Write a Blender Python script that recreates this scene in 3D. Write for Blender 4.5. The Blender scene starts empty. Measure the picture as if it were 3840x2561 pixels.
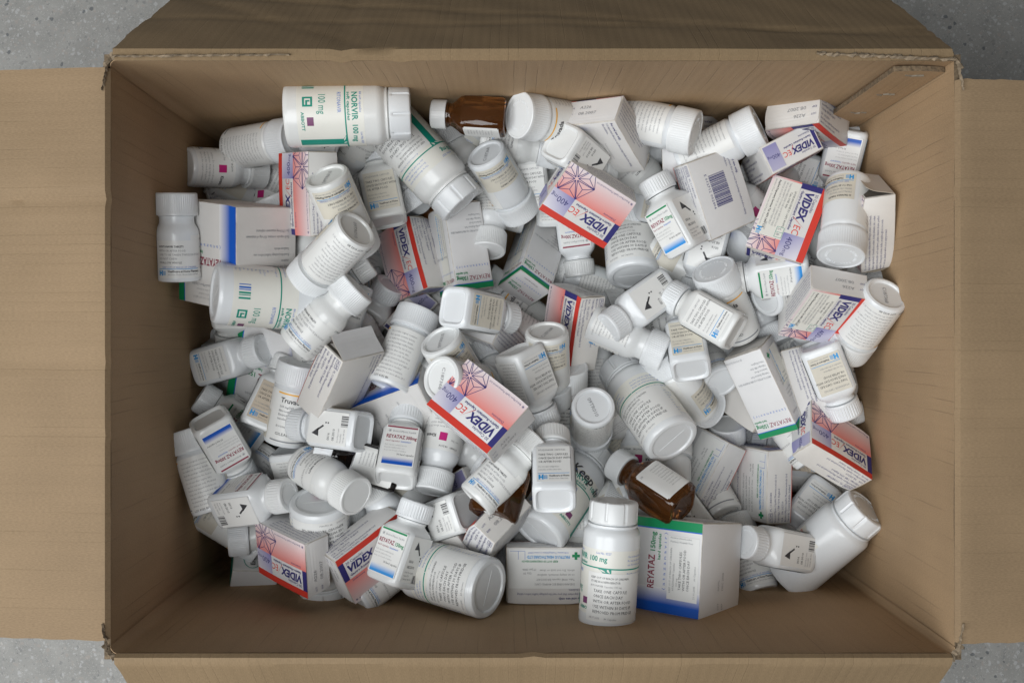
import bpy, bmesh, math, random
import numpy as np
from mathutils import Vector, Matrix, Quaternion
random.seed(7); RNG = np.random.default_rng(7)
scene = bpy.context.scene
COL = scene.collection
# ---------------------------------------------------------------- camera
cam_data = bpy.data.cameras.new('camera'); cam_data.lens = 35; cam_data.sensor_width = 36
cam_data.clip_start = 0.02; cam_data.clip_end = 50
camera = bpy.data.objects.new('camera', cam_data); COL.objects.link(camera)
camera.location = (0, 0, 1.022)
scene.camera = camera
# ---------------------------------------------------------------- light
world = bpy.data.worlds.new('World'); scene.world = world; world.use_nodes = True
bg = world.node_tree.nodes['Background']
bg.inputs[0].default_value = (0.93, 0.97, 1.0, 1); bg.inputs[1].default_value = 0.05
def area(name, loc, target, sx, sy, watts, color):
    d = bpy.data.lights.new(name, 'AREA'); d.shape = 'RECTANGLE'; d.size = sx; d.size_y = sy
    d.energy = watts; d.color = color
    o = bpy.data.objects.new(name, d); COL.objects.link(o); o.location = loc
    o.rotation_euler = (Vector(target) - Vector(loc)).to_track_quat('-Z', 'Y').to_euler()
    return o
area('window_light', (-1.8, -0.55, 1.6), (0, 0, 0.25), 1.2, 1.2, 27, (0.95, 0.98, 1.0))
area('room_light', (-0.5, -0.42, 2.2), (0, 0, 0.2), 1.4, 1.3, 36, (0.96, 0.985, 1.0))
scene.view_settings.view_transform = 'Standard'; scene.view_settings.look = 'None'
scene.view_settings.exposure = 0.0; scene.view_settings.gamma = 1.0
scene.cycles.use_denoising = True
scene.cycles.max_bounces = 8; scene.cycles.transmission_bounces = 8
scene.cycles.caustics_reflective = False; scene.cycles.caustics_refractive = False
# ---------------------------------------------------------------- materials
MATS = {}
def nodes_of(name):
    m = bpy.data.materials.new(name); m.use_nodes = True
    nt = m.node_tree; return m, nt, nt.nodes['Principled BSDF']
def mat(name, rgb, rough=0.5, vary=0.0, noise=0.0, nscale=300, bump=0.0, bscale=900, sss=0.0, spec=0.5):
    m, nt, b = nodes_of(name)
    b.inputs['Base Color'].default_value = (*rgb, 1); b.inputs['Roughness'].default_value = rough
    b.inputs['Specular IOR Level'].default_value = spec
    last = None
    if vary or noise:
        val = None
        if vary:
            oi = nt.nodes.new('ShaderNodeObjectInfo')
            mr = nt.nodes.new('ShaderNodeMapRange'); mr.inputs[3].default_value = 1 - vary; mr.inputs[4].default_value = 1.0
            nt.links.new(oi.outputs['Random'], mr.inputs[0]); val = mr.outputs[0]
        if noise:
            tc = nt.nodes.new('ShaderNodeTexCoord'); nz = nt.nodes.new('ShaderNodeTexNoise')
            nz.inputs['Scale'].default_value = nscale; nz.inputs['Detail'].default_value = 3
            nt.links.new(tc.outputs['Object'], nz.inputs['Vector'])
            mr2 = nt.nodes.new('ShaderNodeMapRange'); mr2.inputs[1].default_value = 0.3; mr2.inputs[2].default_value = 0.7
            mr2.inputs[3].default_value = 1 - noise; mr2.inputs[4].default_value = 1.0
            nt.links.new(nz.outputs[0], mr2.inputs[0])
            if val is None: val = mr2.outputs[0]
            else:
                mu = nt.nodes.new('ShaderNodeMath'); mu.operation = 'MULTIPLY'
                nt.links.new(val, mu.inputs[0]); nt.links.new(mr2.outputs[0], mu.inputs[1]); val = mu.outputs[0]
        mx = nt.nodes.new('ShaderNodeVectorMath'); mx.operation = 'SCALE'
        mx.inputs[0].default_value = rgb; nt.links.new(val, mx.inputs['Scale'])
        nt.links.new(mx.outputs[0], b.inputs['Base Color'])
    if bump:
        tc = nt.nodes.new('ShaderNodeTexCoord'); nz = nt.nodes.new('ShaderNodeTexNoise'); nz.inputs['Scale'].default_value = bscale
        nz.inputs['Detail'].default_value = 2
        nt.links.new(tc.outputs['Object'], nz.inputs['Vector'])
        bp = nt.nodes.new('ShaderNodeBump'); bp.inputs['Strength'].default_value = bump; bp.inputs['Distance'].default_value = 0.0004
        nt.links.new(nz.outputs[0], bp.inputs['Height']); nt.links.new(bp.outputs[0], b.inputs['Normal'])
    if sss:
        b.inputs['Subsurface Weight'].default_value = sss
        b.inputs['Subsurface Radius'].default_value = (0.003, 0.003, 0.003)
    MATS[name] = m; return m
def tint(name, warm):
    m = MATS[name]; nt = m.node_tree; oi = nt.nodes.new('ShaderNodeObjectInfo'); b = nt.nodes['Principled BSDF']
    lk = b.inputs['Base Color'].links[0]; src = lk.from_socket
    r = nt.nodes.new('ShaderNodeValToRGB'); r.color_ramp.elements[0].color = (1, 1, 1, 1); r.color_ramp.elements[1].color = (*warm, 1); r.color_ramp.elements[0].position = 0.45
    wn = nt.nodes.new('ShaderNodeTexWhiteNoise'); wn.noise_dimensions = '1D'; nt.links.new(oi.outputs['Random'], wn.inputs['W']); nt.links.new(wn.outputs['Value'], r.inputs[0])
    mu = nt.nodes.new('ShaderNodeVectorMath'); mu.operation = 'MULTIPLY'; nt.links.new(src, mu.inputs[0]); nt.links.new(r.outputs[0], mu.inputs[1]); nt.links.new(mu.outputs[0], b.inputs['Base Color'])
def gradient(name, c0, c1, mid=0.5, rough=0.5, p0=None):
    m, nt, b = nodes_of(name); b.inputs['Roughness'].default_value = rough
    uv = nt.nodes.new('ShaderNodeUVMap'); sp = nt.nodes.new('ShaderNodeSeparateXYZ'); r = nt.nodes.new('ShaderNodeValToRGB')
    r.color_ramp.elements[0].color = (*c0, 1); r.color_ramp.elements[1].color = (*c1, 1)
    r.color_ramp.elements[0].position = max(0, mid - 0.5) if p0 is None else p0; r.color_ramp.elements[1].position = min(1, mid + 0.5)
    nt.links.new(uv.outputs[0], sp.inputs[0]); nt.links.new(sp.outputs[0], r.inputs[0]); nt.links.new(r.outputs[0], b.inputs['Base Color'])
    MATS[name] = m; return m
PLW = (0.765, 0.785, 0.80); CARD = (0.72, 0.715, 0.715)
mat('plastic', PLW, 0.24, vary=0.06, noise=0.03, nscale=60, bump=0.08, bscale=700)
mat('cap_plastic', (0.77, 0.79, 0.805), 0.34, vary=0.09, noise=0.02, nscale=80, bump=0.06)
mat('grey_cap_plastic', (0.48, 0.5, 0.51), 0.45, vary=0.1)
mat('carton_board', CARD, 0.55, vary=0.06, noise=0.05, nscale=55, bump=0.1, bscale=1400)
mat('carton_inside', (0.52, 0.46, 0.38), 0.8, noise=0.15, nscale=200)
mat('carton_edge', (0.70, 0.655, 0.59), 0.7, noise=0.42, nscale=130, bump=0.4, bscale=500)
mat('label_paper', (0.77, 0.76, 0.70), 0.42, vary=0.04, noise=0.04, nscale=70)
mat('white_label', (0.79, 0.79, 0.77), 0.4, vary=0.05, noise=0.03, nscale=70)
mat('cream_label', (0.71, 0.67, 0.575), 0.5, vary=0.14, noise=0.10, nscale=60)
mat('stained_label', (0.62, 0.53, 0.42), 0.55, vary=0.08, noise=0.2, nscale=70)
for n_, c_ in dict(red=(0.60, 0.042, 0.026), navy=(0.03, 0.028, 0.16), pinkline=(0.7, 0.05, 0.03), black=(0.045, 0.045, 0.05), grey=(0.27, 0.27, 0.28),
        faint=(0.42, 0.42, 0.42), green=(0.0, 0.24, 0.085), teal=(0.0, 0.26, 0.19), blue=(0.02, 0.13, 0.52), sky=(0.03, 0.30, 0.66), maroon=(0.26, 0.025, 0.06),
        magenta=(0.50, 0.01, 0.17), orange=(0.85, 0.42, 0.02), textblue=(0.13, 0.22, 0.55), purple=(0.18, 0.05, 0.14), midgrey=(0.25, 0.26, 0.28)).items():
    mat('ink_' + n_, c_, 0.5)
mat('painted_hollow', (0.11, 0.095, 0.08), 0.9)  # dark sheet colour, paints the shade inside an open carton end
tint('plastic', (0.975, 0.955, 0.915)); tint('cap_plastic', (0.975, 0.955, 0.92)); tint('carton_board', (0.96, 0.93, 0.88))
gradient('ink_pink_fade', (0.74, 0.20, 0.17), (0.75, 0.69, 0.70), 0.47)
gradient('ink_lavender_fade', (0.23, 0.22, 0.46), (0.72, 0.70, 0.75), 0.55)
gradient('ink_blue_fade', (0.0, 0.085, 0.47), (0.77, 0.76, 0.76), 0.62, p0=0.36)
gradient('ink_sky_fade', (0.03, 0.28, 0.70), (0.78, 0.78, 0.78), 0.58, p0=0.22)
def glass(name, col, rough=0.05):
    m, nt, b = nodes_of(name)
    b.inputs['Base Color'].default_value = (*col, 1); b.inputs['Transmission Weight'].default_value = 0.82
    b.inputs['Roughness'].default_value = rough; b.inputs['IOR'].default_value = 1.48
    MATS[name] = m
glass('amber_glass', (0.25, 0.088, 0.022), 0.03); glass('dark_glass', (0.02, 0.012, 0.01))
def cardboard(name, rgb, axis=0, pitch=0.0085, ln=0.24):
    # kraft liner: uv is in metres on the sheet; faint flute lines run across `axis`
    m, nt, b = nodes_of(name); b.inputs['Roughness'].default_value = 0.72; b.inputs['Specular IOR Level'].default_value = 0.25
    N, L = nt.nodes.new, nt.links.new
    uv = N('ShaderNodeUVMap'); sp = N('ShaderNodeSeparateXYZ'); L(uv.outputs[0], sp.inputs[0])
    nz = N('ShaderNodeTexNoise'); nz.inputs['Scale'].default_value = 9; nz.inputs['Detail'].default_value = 2; L(uv.outputs[0], nz.inputs['Vector'])
    def math(op, a, bb=None):
        n = N('ShaderNodeMath'); n.operation = op
        for i, v in enumerate((a, bb)):
            if v is None: continue
            if isinstance(v, (int, float)): n.inputs[i].default_value = v
            else: L(v, n.inputs[i])
        return n.outputs[0]
    wob = math('MULTIPLY', nz.outputs[0], 0.004)
    co = math('DIVIDE', math('ADD', sp.outputs[axis], wob), pitch)
    fr = math('ABSOLUTE', math('SUBTRACT', math('FRACT', co), 0.5))
    line = N('ShaderNodeMapRange'); line.inputs[1].default_value = 0.0; line.inputs[2].default_value = 0.07
    line.inputs[3].default_value = 1.0; line.inputs[4].default_value = 0.0; L(fr, line.inputs[0])
    # break the lines up
    mp = N('ShaderNodeMapping'); sc = [260, 260, 1]; sc[1 - axis] = 9; mp.inputs['Scale'].default_value = sc; L(uv.outputs[0], mp.inputs[0])
    n2 = N('ShaderNodeTexNoise'); n2.inputs['Scale'].default_value = 1; n2.inputs['Detail'].default_value = 2; L(mp.outputs[0], n2.inputs['Vector'])
    br = N('ShaderNodeMapRange'); br.inputs[1].default_value = 0.47; br.inputs[2].default_value = 0.62; L(n2.outputs[0], br.inputs[0])
    lines = math('MULTIPLY', line.outputs[0], br.outputs[0])
    # broad stain variation and paper fibre
    n3 = N('ShaderNodeTexNoise'); n3.inputs['Scale'].default_value = 7; n3.inputs['Detail'].default_value = 5; L(uv.outputs[0], n3.inputs['Vector'])
    mp4 = N('ShaderNodeMapping'); mp4.inputs['Scale'].default_value = (420, 1500, 1) if axis == 1 else (1500, 420, 1); L(uv.outputs[0], mp4.inputs[0])
    n4 = N('ShaderNodeTexNoise'); n4.inputs['Scale'].default_value = 1; n4.inputs['Detail'].default_value = 3; L(mp4.outputs[0], n4.inputs['Vector'])
    # long soft streaks along the flutes
    mp5 = N('ShaderNodeMapping'); s5 = [5, 5, 1]; s5[axis] = 60; mp5.inputs['Scale'].default_value = s5; L(uv.outputs[0], mp5.inputs[0])
    n5 = N('ShaderNodeTexNoise'); n5.inputs['Scale'].default_value = 1; n5.inputs['Detail'].default_value = 3; L(mp5.outputs[0], n5.inputs['Vector'])
    v = math('ADD', 0.54, math('MULTIPLY', n3.outputs[0], 0.50))
    v = math('ADD', v, math('MULTIPLY', math('SUBTRACT', n4.outputs[0], 0.5), 0.46))
    v = math('ADD', v, math('MULTIPLY', math('SUBTRACT', n5.outputs[0], 0.5), 0.14))
    v = math('ADD', v, 0.18)
    v = math('MULTIPLY', v, math('SUBTRACT', 1.0, math('MULTIPLY', lines, ln)))
    mx = N('ShaderNodeVectorMath'); mx.operation = 'SCALE'; mx.inputs[0].default_value = rgb; L(v, mx.inputs['Scale'])
    L(mx.outputs[0], b.inputs['Base Color'])
    bp = N('ShaderNodeBump'); bp.inputs['Strength'].default_value = 0.45; bp.inputs['Distance'].default_value = 0.0008
    wsh = math('SINE', math('MULTIPLY', math('ADD', sp.outputs[axis], math('MULTIPLY', wob, 0.15)), 6.2832 / 0.0068))
    h = math('ADD', math('ADD', math('MULTIPLY', n5.outputs[0], 0.25), math('MULTIPLY', wsh, 0.10)), math('SUBTRACT', math('MULTIPLY', n4.outputs[0], 0.25), math('MULTIPLY', lines, 0.4)))
    L(h, bp.inputs['Height']); L(bp.outputs[0], b.inputs['Normal'])
    MATS[name] = m
KRAFT_LIGHTENED = (0.42, 0.286, 0.166)
cardboard('kraft_wall_lightened', (0.42, 0.286, 0.166), 0); cardboard('kraft_flap', (0.285, 0.197, 0.115), 0, 0.0065, 0.09); cardboard('kraft_flap_long', (0.265, 0.185, 0.105), 0, 0.0065, 0.08)  # same board: walls painted lighter than flaps to imitate more light inside
mat('corrugated_edge', (0.23, 0.165, 0.10), 0.9, noise=0.6, nscale=420, bump=0.8, bscale=600)
mat('torn_liner', (0.34, 0.26, 0.175), 0.9, noise=0.5, nscale=300, bump=0.6, bscale=500)
mat('staple_metal', (0.20, 0.17, 0.13), 0.5)
def terrazzo():
    m, nt, b = nodes_of('terrazzo'); N, L = nt.nodes.new, nt.links.new
    b.inputs['Roughness'].default_value = 0.65
    tc = N('ShaderNodeTexCoord')
    def chips(scale, lo, hi, seed):
        vo = N('ShaderNodeTexVoronoi'); vo.inputs['Scale'].default_value = scale; vo.inputs['Randomness'].default_value = 1
        mp = N('ShaderNodeMapping'); mp.inputs['Location'].default_value = (seed, seed * 1.7, 0); L(tc.outputs['Object'], mp.inputs[0])
        nz = N('ShaderNodeTexNoise'); nz.inputs['Scale'].default_value = scale * 1.5; L(mp.outputs[0], nz.inputs['Vector'])
        mxv = N('ShaderNodeMix'); mxv.data_type = 'VECTOR'; mxv.inputs[0].default_value = 0.006
        L(mp.outputs[0], mxv.inputs[4]); L(nz.outputs['Color'], mxv.inputs[5]); L(mxv.outputs[1], vo.inputs['Vector'])
        r = N('ShaderNodeMapRange'); r.inputs[1].default_value = lo; r.inputs[2].default_value = hi; r.inputs[3].default_value = 1; r.inputs[4].default_value = 0
        L(vo.outputs['Distance'], r.inputs[0])
        wn = N('ShaderNodeTexWhiteNoise'); L(vo.outputs['Color'], wn.inputs['Vector'])
        return r.outputs[0], vo.outputs['Color'], wn.outputs['Value']
    base = N('ShaderNodeTexNoise'); base.inputs['Scale'].default_value = 40; base.inputs['Detail'].default_value = 6; L(tc.outputs['Object'], base.inputs['Vector'])
    cr = N('ShaderNodeValToRGB'); cr.color_ramp.elements[0].color = (0.25, 0.246, 0.232, 1); cr.color_ramp.elements[1].color = (0.315, 0.308, 0.29, 1)
    cr.color_ramp.elements[0].position = 0.3; cr.color_ramp.elements[1].position = 0.7; L(base.outputs[0], cr.inputs[0])
    col = cr.outputs[0]
    for scale, lo, hi, seed, dark, light, keep in ((170, 0.25, 0.33, 1.0, (0.17, 0.17, 0.17), (0.46, 0.46, 0.46), 0.55), (480, 0.22, 0.36, 5.0, (0.15, 0.15, 0.15), (0.47, 0.455, 0.43), 0.7), (95, 0.16, 0.20, 9.0, (0.07, 0.08, 0.09), (0.45, 0.43, 0.40), 0.7)):
        mask, ccol, rnd = chips(scale, lo, hi, seed)
        rr = N('ShaderNodeValToRGB'); rr.color_ramp.interpolation = 'CONSTANT'
        rr.color_ramp.elements[0].color = (*dark, 1); rr.color_ramp.elements[1].position = 0.22; rr.color_ramp.elements[1].color = (*light, 1)
        e = rr.color_ramp.elements.new(0.7); e.color = (0.33, 0.29, 0.26, 1)
        L(rnd, rr.inputs[0])
        mm = N('ShaderNodeMath'); mm.operation = 'MULTIPLY'; mm.inputs[1].default_value = keep; L(mask, mm.inputs[0])
        if scale == 95:
            g = N('ShaderNodeMath'); g.operation = 'LESS_THAN'; g.inputs[1].default_value = 0.28; L(rnd, g.inputs[0])
            m2 = N('ShaderNodeMath'); m2.operation = 'MULTIPLY'; L(mm.outputs[0], m2.inputs[0]); L(g.outputs[0], m2.inputs[1]); mm = m2
        mx = N('ShaderNodeMix'); mx.data_type = 'RGBA'; L(mm.outputs[0], mx.inputs[0]); L(col, mx.inputs[6]); L(rr.outputs[0], mx.inputs[7]); col = mx.outputs[2]
    L(col, b.inputs['Base Color']); MATS['terrazzo'] = m
terrazzo()
# ---------------------------------------------------------------- helpers
def new_obj(name, me, parent=None, loc=None):
    o = bpy.data.objects.new(name, me); COL.objects.link(o)
    if parent is not None: o.parent = parent
    if loc is not None: o.location = loc
    return o
def mesh_from(name, verts, faces, mats, midx=None, uvs=None, smooth=False, sharp=None):
    me = bpy.data.meshes.new(name); me.from_pydata([tuple(v) for v in verts], [], [tuple(f) for f in faces])
    for k in mats: me.materials.append(MATS[k])
    if midx is not None: me.polygons.foreach_set('material_index', midx)
    if uvs is not None:
        uvl = me.uv_layers.new(name='UVMap'); li = np.zeros(len(me.loops), dtype=np.int32); me.loops.foreach_get('vertex_index', li)
        uvl.data.foreach_set('uv', np.asarray(uvs, dtype=np.float32)[li].ravel())
    if smooth:
        me.polygons.foreach_set('use_smooth', [True] * len(me.polygons))
        if sharp is not None: me.set_sharp_from_angle(angle=math.radians(sharp))
    me.update(); return me
# text in a plane: cached unit-size outlines of the built-in font
_tc = {}
def text_shape(s, bold=False):
    key = (s, bold)
    if key in _tc: return _tc[key]
    cu = bpy.data.curves.new('text', 'FONT'); cu.body = s; cu.size = 1.0; cu.resolution_u = 1 if len(s) > 12 else 2
    cu.offset = (0, 0.022, 0.04)[int(bold)]; cu.fill_mode = 'FRONT'
    o = bpy.data.objects.new('text', cu); COL.objects.link(o)
    bpy.context.view_layer.update()
    ev = o.evaluated_get(bpy.context.evaluated_depsgraph_get()); me = ev.to_mesh()
    n = len(me.vertices); v = np.zeros(n * 3, dtype=np.float32); me.vertices.foreach_get('co', v); v = v.reshape(-1, 3)[:, :2].copy()
    f = [tuple(p.vertices) for p in me.polygons]
    ev.to_mesh_clear(); bpy.data.objects.remove(o); bpy.data.curves.remove(cu)
    w = float(v[:, 0].max()) if n else 0.0
    _tc[key] = (v, f, w); return _tc[key]
def bow(parts, X, Z, amp):
    for me in {q[1] for q in parts}:
        n = len(me.vertices); c = np.zeros(n * 3, dtype=np.float32); me.vertices.foreach_get('co', c); c = c.reshape(-1, 3)
        t = np.clip(c[:, 0] / (X * U), -1, 1); c[:, 2] *= 1 + amp / Z * (1 - t * t); me.vertices.foreach_set('co', c.ravel()); me.update()
class Print:
    """flat artwork gathered in mm on a panel, then laid on a face or round a bottle"""
    def __init__(self, seg=None): self.v = []; self.f = []; self.m = []; self.uv = []; self.h = []; self.mats = []; self.seg = seg
    def mi(self, k):
        k = k if k in MATS else 'ink_' + k
        if k not in self.mats: self.mats.append(k)
        return self.mats.index(k)
    def add(self, pts, faces, k, lay=1, uv=None):
        b = len(self.v)
        self.v += [(float(p[0]), float(p[1])) for p in pts]; self.h += [lay] * len(pts)
        self.uv += [(0, 0)] * len(pts) if uv is None else list(uv)
        self.f += [tuple(i + b for i in f) for f in faces]; self.m += [self.mi(k)] * len(faces)
    def rect(self, x0, y0, x1, y1, k, lay=0, g=None):
        n = 1 if not self.seg else max(1, int(math.ceil(abs(x1 - x0) / self.seg)))
        if g is not None: n = max(n, 8)
        pts = []; uv = []
        for i in range(n + 1):
            x = x0 + (x1 - x0) * i / n
            for y in (y0, y1):
                pts.append((x, y)); tx = (x - x0) / (x1 - x0); ty = (y - y0) / (y1 - y0)
                uv.append((min(1, max(0, g(tx, ty))), 0) if g else (0, 0))
        self.add(pts, [(2 * i, 2 * i + 2, 2 * i + 3, 2 * i + 1) for i in range(n)], k, lay, uv)
    def poly(self, pts, k, lay=1): self.add(pts, [tuple(range(len(pts)))], k, lay)
    def line(self, p, q, w, k, lay=1, clip=None):
        p = np.array(p, float); q = np.array(q, float)
        if clip:
            t0, t1 = 0.0, 1.0; d = q - p
            for a in (0, 1):
                for lim, sg in ((clip[a], 1), (clip[a + 2], -1)):
                    den = d[a] * sg; num = (lim - p[a]) * sg
                    if abs(den) < 1e-9:
                        if num > 0: return
                    elif den > 0: t0 = max(t0, num / den)
                    else: t1 = min(t1, num / den)
            if t1 <= t0: return
            p, q = p + d * t0, p + d * t1
        d = q - p; L = np.hypot(*d)
        if L < 1e-6: return
        n = np.array([-d[1], d[0]]) / L * w / 2
        k2 = max(1, int(L / self.seg)) if self.seg else 1
        pts = []
        for i in range(k2 + 1):
            c = p + d * i / k2; pts += [c + n, c - n]
        self.add(pts, [(2 * i + 1, 2 * i + 3, 2 * i + 2, 2 * i) for i in range(k2)], k, lay)
    def text(self, x, y, size, s, k='black', bold=False, w=None, shear=0.0, lay=2, sx=1.0, rot=0.0):
        v, f, tw = text_shape(s, bold)
        if not len(v): return 0
        p = v * size
        if w: p = p * np.array([w / max(tw * size, 1e-6), 1])
        p = p * np.array([sx, 1]); p[:, 0] += p[:, 1] * shear
        if rot:
            c, s_ = math.cos(rot), math.sin(rot); p = np.stack([p[:, 0] * c - p[:, 1] * s_, p[:, 0] * s_ + p[:, 1] * c], 1)
        self.add(p + np.array([x, y]), f, k, lay); return x + (w or tw * size * sx)
    def lines(self, x, y, size, lead, rows, k='grey', bold=False, sx=1.0):
        for i, r in enumerate(rows): self.text(x, y - lead * i, size, r, k, bold, sx=sx)
    def bars(self, x0, y0, x1, y1, k='black', n=24, seed=1, vertical=True):
        r = random.Random(seed); t = 0.0; tot = []
        for i in range(n): tot.append((r.choice((1, 1, 2, 3)), r.choice((1, 1, 2))))
        s = sum(a + b for a, b in tot); c = 0
        for a, b in tot:
            u0, u1 = c / s, (c + a) / s; c += a + b
            if vertical: self.rect(x0 + (x1 - x0) * u0, y0, x0 + (x1 - x0) * u1, y1, k, 2)
            else: self.rect(x0, y0 + (y1 - y0) * u0, x1, y0 + (y1 - y0) * u1, k, 2)
    def cross(self, x, y, r, k='green'):
        t = r * 0.36; self.rect(x - t, y - r, x + t, y + r, k, 2); self.rect(x - r, y - t, x - t, y + t, k, 2); self.rect(x + t, y - t, x + r, y + t, k, 2)
    def hlogo(self, x, y, s, k='sky'):
        self.rect(x, y, x + 0.28 * s, y + s, k, 2); self.rect(x + 0.55 * s, y, x + 0.83 * s, y + s, k, 2); self.rect(x + 0.28 * s, y + 0.36 * s, x + 0.55 * s, y + 0.64 * s, k, 2)
        for i in range(3):
            for j in range(4): self.rect(x + (0.92 + 0.2 * i) * s, y + (0.1 + 0.2 * j) * s, x + (1.05 + 0.2 * i) * s, y + (0.24 + 0.2 * j) * s, k, 2)
U = 0.99e-3     # one template millimetre in metres
class Build:
    """print pieces laid in 3-D and collected into one mesh"""
    def __init__(self): self.v = []; self.f = []; self.m = []; self.uv = []; self.mats = []
    def take(self, p, fn):
        b = len(self.v); mp = []
        for k in p.mats:
            if k not in self.mats: self.mats.append(k)
            mp.append(self.mats.index(k))
        for (x, y), h in zip(p.v, p.h): self.v.append(fn(x, y, 0.10 + 0.045 * h))
        self.uv += p.uv; self.f += [tuple(i + b for i in f) for f in p.f]; self.m += [mp[i] for i in p.m]
    def mesh(self, name): return mesh_from(name, np.array(self.v) * U, self.f, self.mats, self.m, self.uv)
def flat(o, right, up):
    o = np.array(o, float); r = np.array(right, float); u = np.array(up, float); n = np.cross(r, u)
    return lambda x, y, h: o + r * x + u * y + n * h
def cyl(R, az, z0=0.0):
    a0 = math.radians(az)
    return lambda x, y, h: np.array([(R + h) * math.sin(a0 + x / R), -(R + h) * math.cos(a0 + x / R), z0 + y])
# ---------------------------------------------------------------- bottle shapes (mm, base at z = 0, axis +z)
def ring_loft(name, rings, mats, midx=None, smooth=True, sharp=38):
    """rings: list of (n,3) arrays, closed round; first and last ring are capped"""
    n = len(rings[0]); v = np.concatenate(rings); f = []; m = []
    for i in range(len(rings) - 1):
        for j in range(n):
            k = (j + 1) % n; f.append((i * n + j, i * n + k, (i + 1) * n + k, (i + 1) * n + j)); m.append(0 if midx is None else midx[i])
    f.append(tuple(reversed(range(n)))); m.append(0); f.append(tuple(range((len(rings) - 1) * n, len(rings) * n))); m.append(0 if midx is None else midx[-1])
    return mesh_from(name, v * U, f, mats, m, smooth=smooth, sharp=sharp)
def circ(r, z, n=72): a = np.arange(n) * 2 * math.pi / n; return np.stack([r * np.sin(a), -r * np.cos(a), np.full(n, z)], 1)
def sq(h, z, e, n=72, h2=None):
    a = np.arange(n) * 2 * math.pi / n; s, c = np.sin(a), -np.cos(a); h2 = h2 or h
    r = 1.0 / ((np.abs(s) ** e + np.abs(c) ** e) ** (1.0 / e))
    return np.stack([h * r * s, h2 * r * c, np.full(n, z)], 1)
def lathe(name, prof, mats, n=72, sharp=38): return ring_loft(name, [circ(r, z, n) for r, z in prof], mats, sharp=sharp)
def ribbed_cap(name, R, z0, z1, ribs, depth=0.35, top_inset=0.9, mats=('cap_plastic',), smooth_top=0.12, duty=2):
    n = ribs * 4; a = np.arange(n); rib = np.where((a % 4) < duty, 0.0, -depth)
    def rr(rad, z, k): 
        an = a * 2 * math.pi / n; r = rad + rib * k; return np.stack([r * np.sin(an), -r * np.cos(an), np.full(n, z)], 1)
    H = z1 - z0
    rings = [rr(R * 0.93, z0, 0), rr(R - 0.1, z0, 0), rr(R, z0 + 0.3, 0), rr(R, z0 + H * 0.14, 0), rr(R, z0 + H * 0.16, 1), rr(R - 0.15, z1 - H * smooth_top - 0.3, 1), rr(R - 0.15, z1 - H * smooth_top, 0.3), rr(R - 0.45, z1 - 0.6, 0), rr(R - 1.1, z1, 0),
             rr(R - 1.6 - top_inset, z1 - 0.05, 0), rr(R - 1.9 - top_inset, z1 - 0.5, 0), rr((R - 3) * 0.5, z1 - 0.45, 0)]
    return ring_loft(name, rings, list(mats), sharp=32)
def big_cap(name, R, z0, z1):
    n = 128; a = np.arange(n); an = a * 2 * math.pi / n; pan = (a % 16)
    d = np.where(pan < 2, -1.0, np.where(((pan - 2) % 2 == 0) & ((a // 16) % 2 == 0), -0.25, 0.0))
    def rr(rad, z, k): r = rad + d * k; return np.stack([r * np.sin(an), -r * np.cos(an), np.full(n, z)], 1)
    rings = [rr(R * 0.9, z0, 0), rr(R - 0.6, z0, 0), rr(R, z0 + 0.5, 0.2), rr(R, z0 + 2.2, 0.4), rr(R, z0 + 2.8, 1), rr(R - 0.1, z1 - 2.2, 1), rr(R - 0.9, z1 - 0.7, 0.6), rr(R - 2.2, z1, 0.2), rr(R - 4, z1, 0), rr(R - 4.4, z1 - 0.45, 0), rr(R * 0.4, z1 - 0.4, 0)]
    return ring_loft(name, rings, ['cap_plastic'], sharp=32)
def ring_text(s, r, z, size, up=1):
    """raised moulded letters round a circle on a cap top or base"""
    out_v = []; out_f = []
    tot = 0; ws = []
    for ch in s:
        v, f, w = text_shape(ch if ch != ' ' else 'n'); w = w * size + 0.35 * size; ws.append(w); tot += w
    k = 2 * math.pi * r / tot; a = 0.0
    for ch, w in zip(s, ws):
        if ch != ' ':
            v, f, _ = text_shape(ch); b = len(out_v)
            for x, y in v * size:
                an = -(a + x * k) / r if up > 0 else (a + x * k) / r; rad = r + (y - size * 0.35)
                out_v.append((rad * math.sin(an), -rad * math.cos(an) if up > 0 else -rad * math.cos(an), z))
            out_f += [tuple(i + b for i in q) for q in f]
        a += w * k
    return out_v, out_f
def raised(name, s, r, z, size, mat_, th=0.28):
    v, f = ring_text(s, r, z, size)
    bm = bmesh.new(); vs = [bm.verts.new(np.array(p) * U) for p in v]
    for q in f:
        try: bm.faces.new([vs[i] for i in q])
        except ValueError: pass
    bmesh.ops.recalc_face_normals(bm, faces=bm.faces)
    ex = bmesh.ops.extrude_face_region(bm, geom=bm.faces[:])
    bmesh.ops.translate(bm, verts=[g for g in ex['geom'] if isinstance(g, bmesh.types.BMVert)], vec=(0, 0, th * U))
    me = bpy.data.meshes.new(name); bm.to_mesh(me); bm.free(); me.materials.append(MATS[mat_]); return me
def patch(name, R, az, x0, x1, y0, y1, k, h=0.06):
    p = Print(seg=1.4); p.rect(x0, y0, x1, y1, k, 0); b = Build(); f = cyl(R, az)
    b.take(p, lambda x, y, hh: f(x, y, h)); return b.mesh(name)
TEMPL = {}   # kind -> list of (part name, mesh, parent index or None, label)
def T(kind, *parts): TEMPL[kind] = list(parts)
def printed(name, p, fn): b = Build(); b.take(p, fn); return b.mesh(name)
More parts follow.
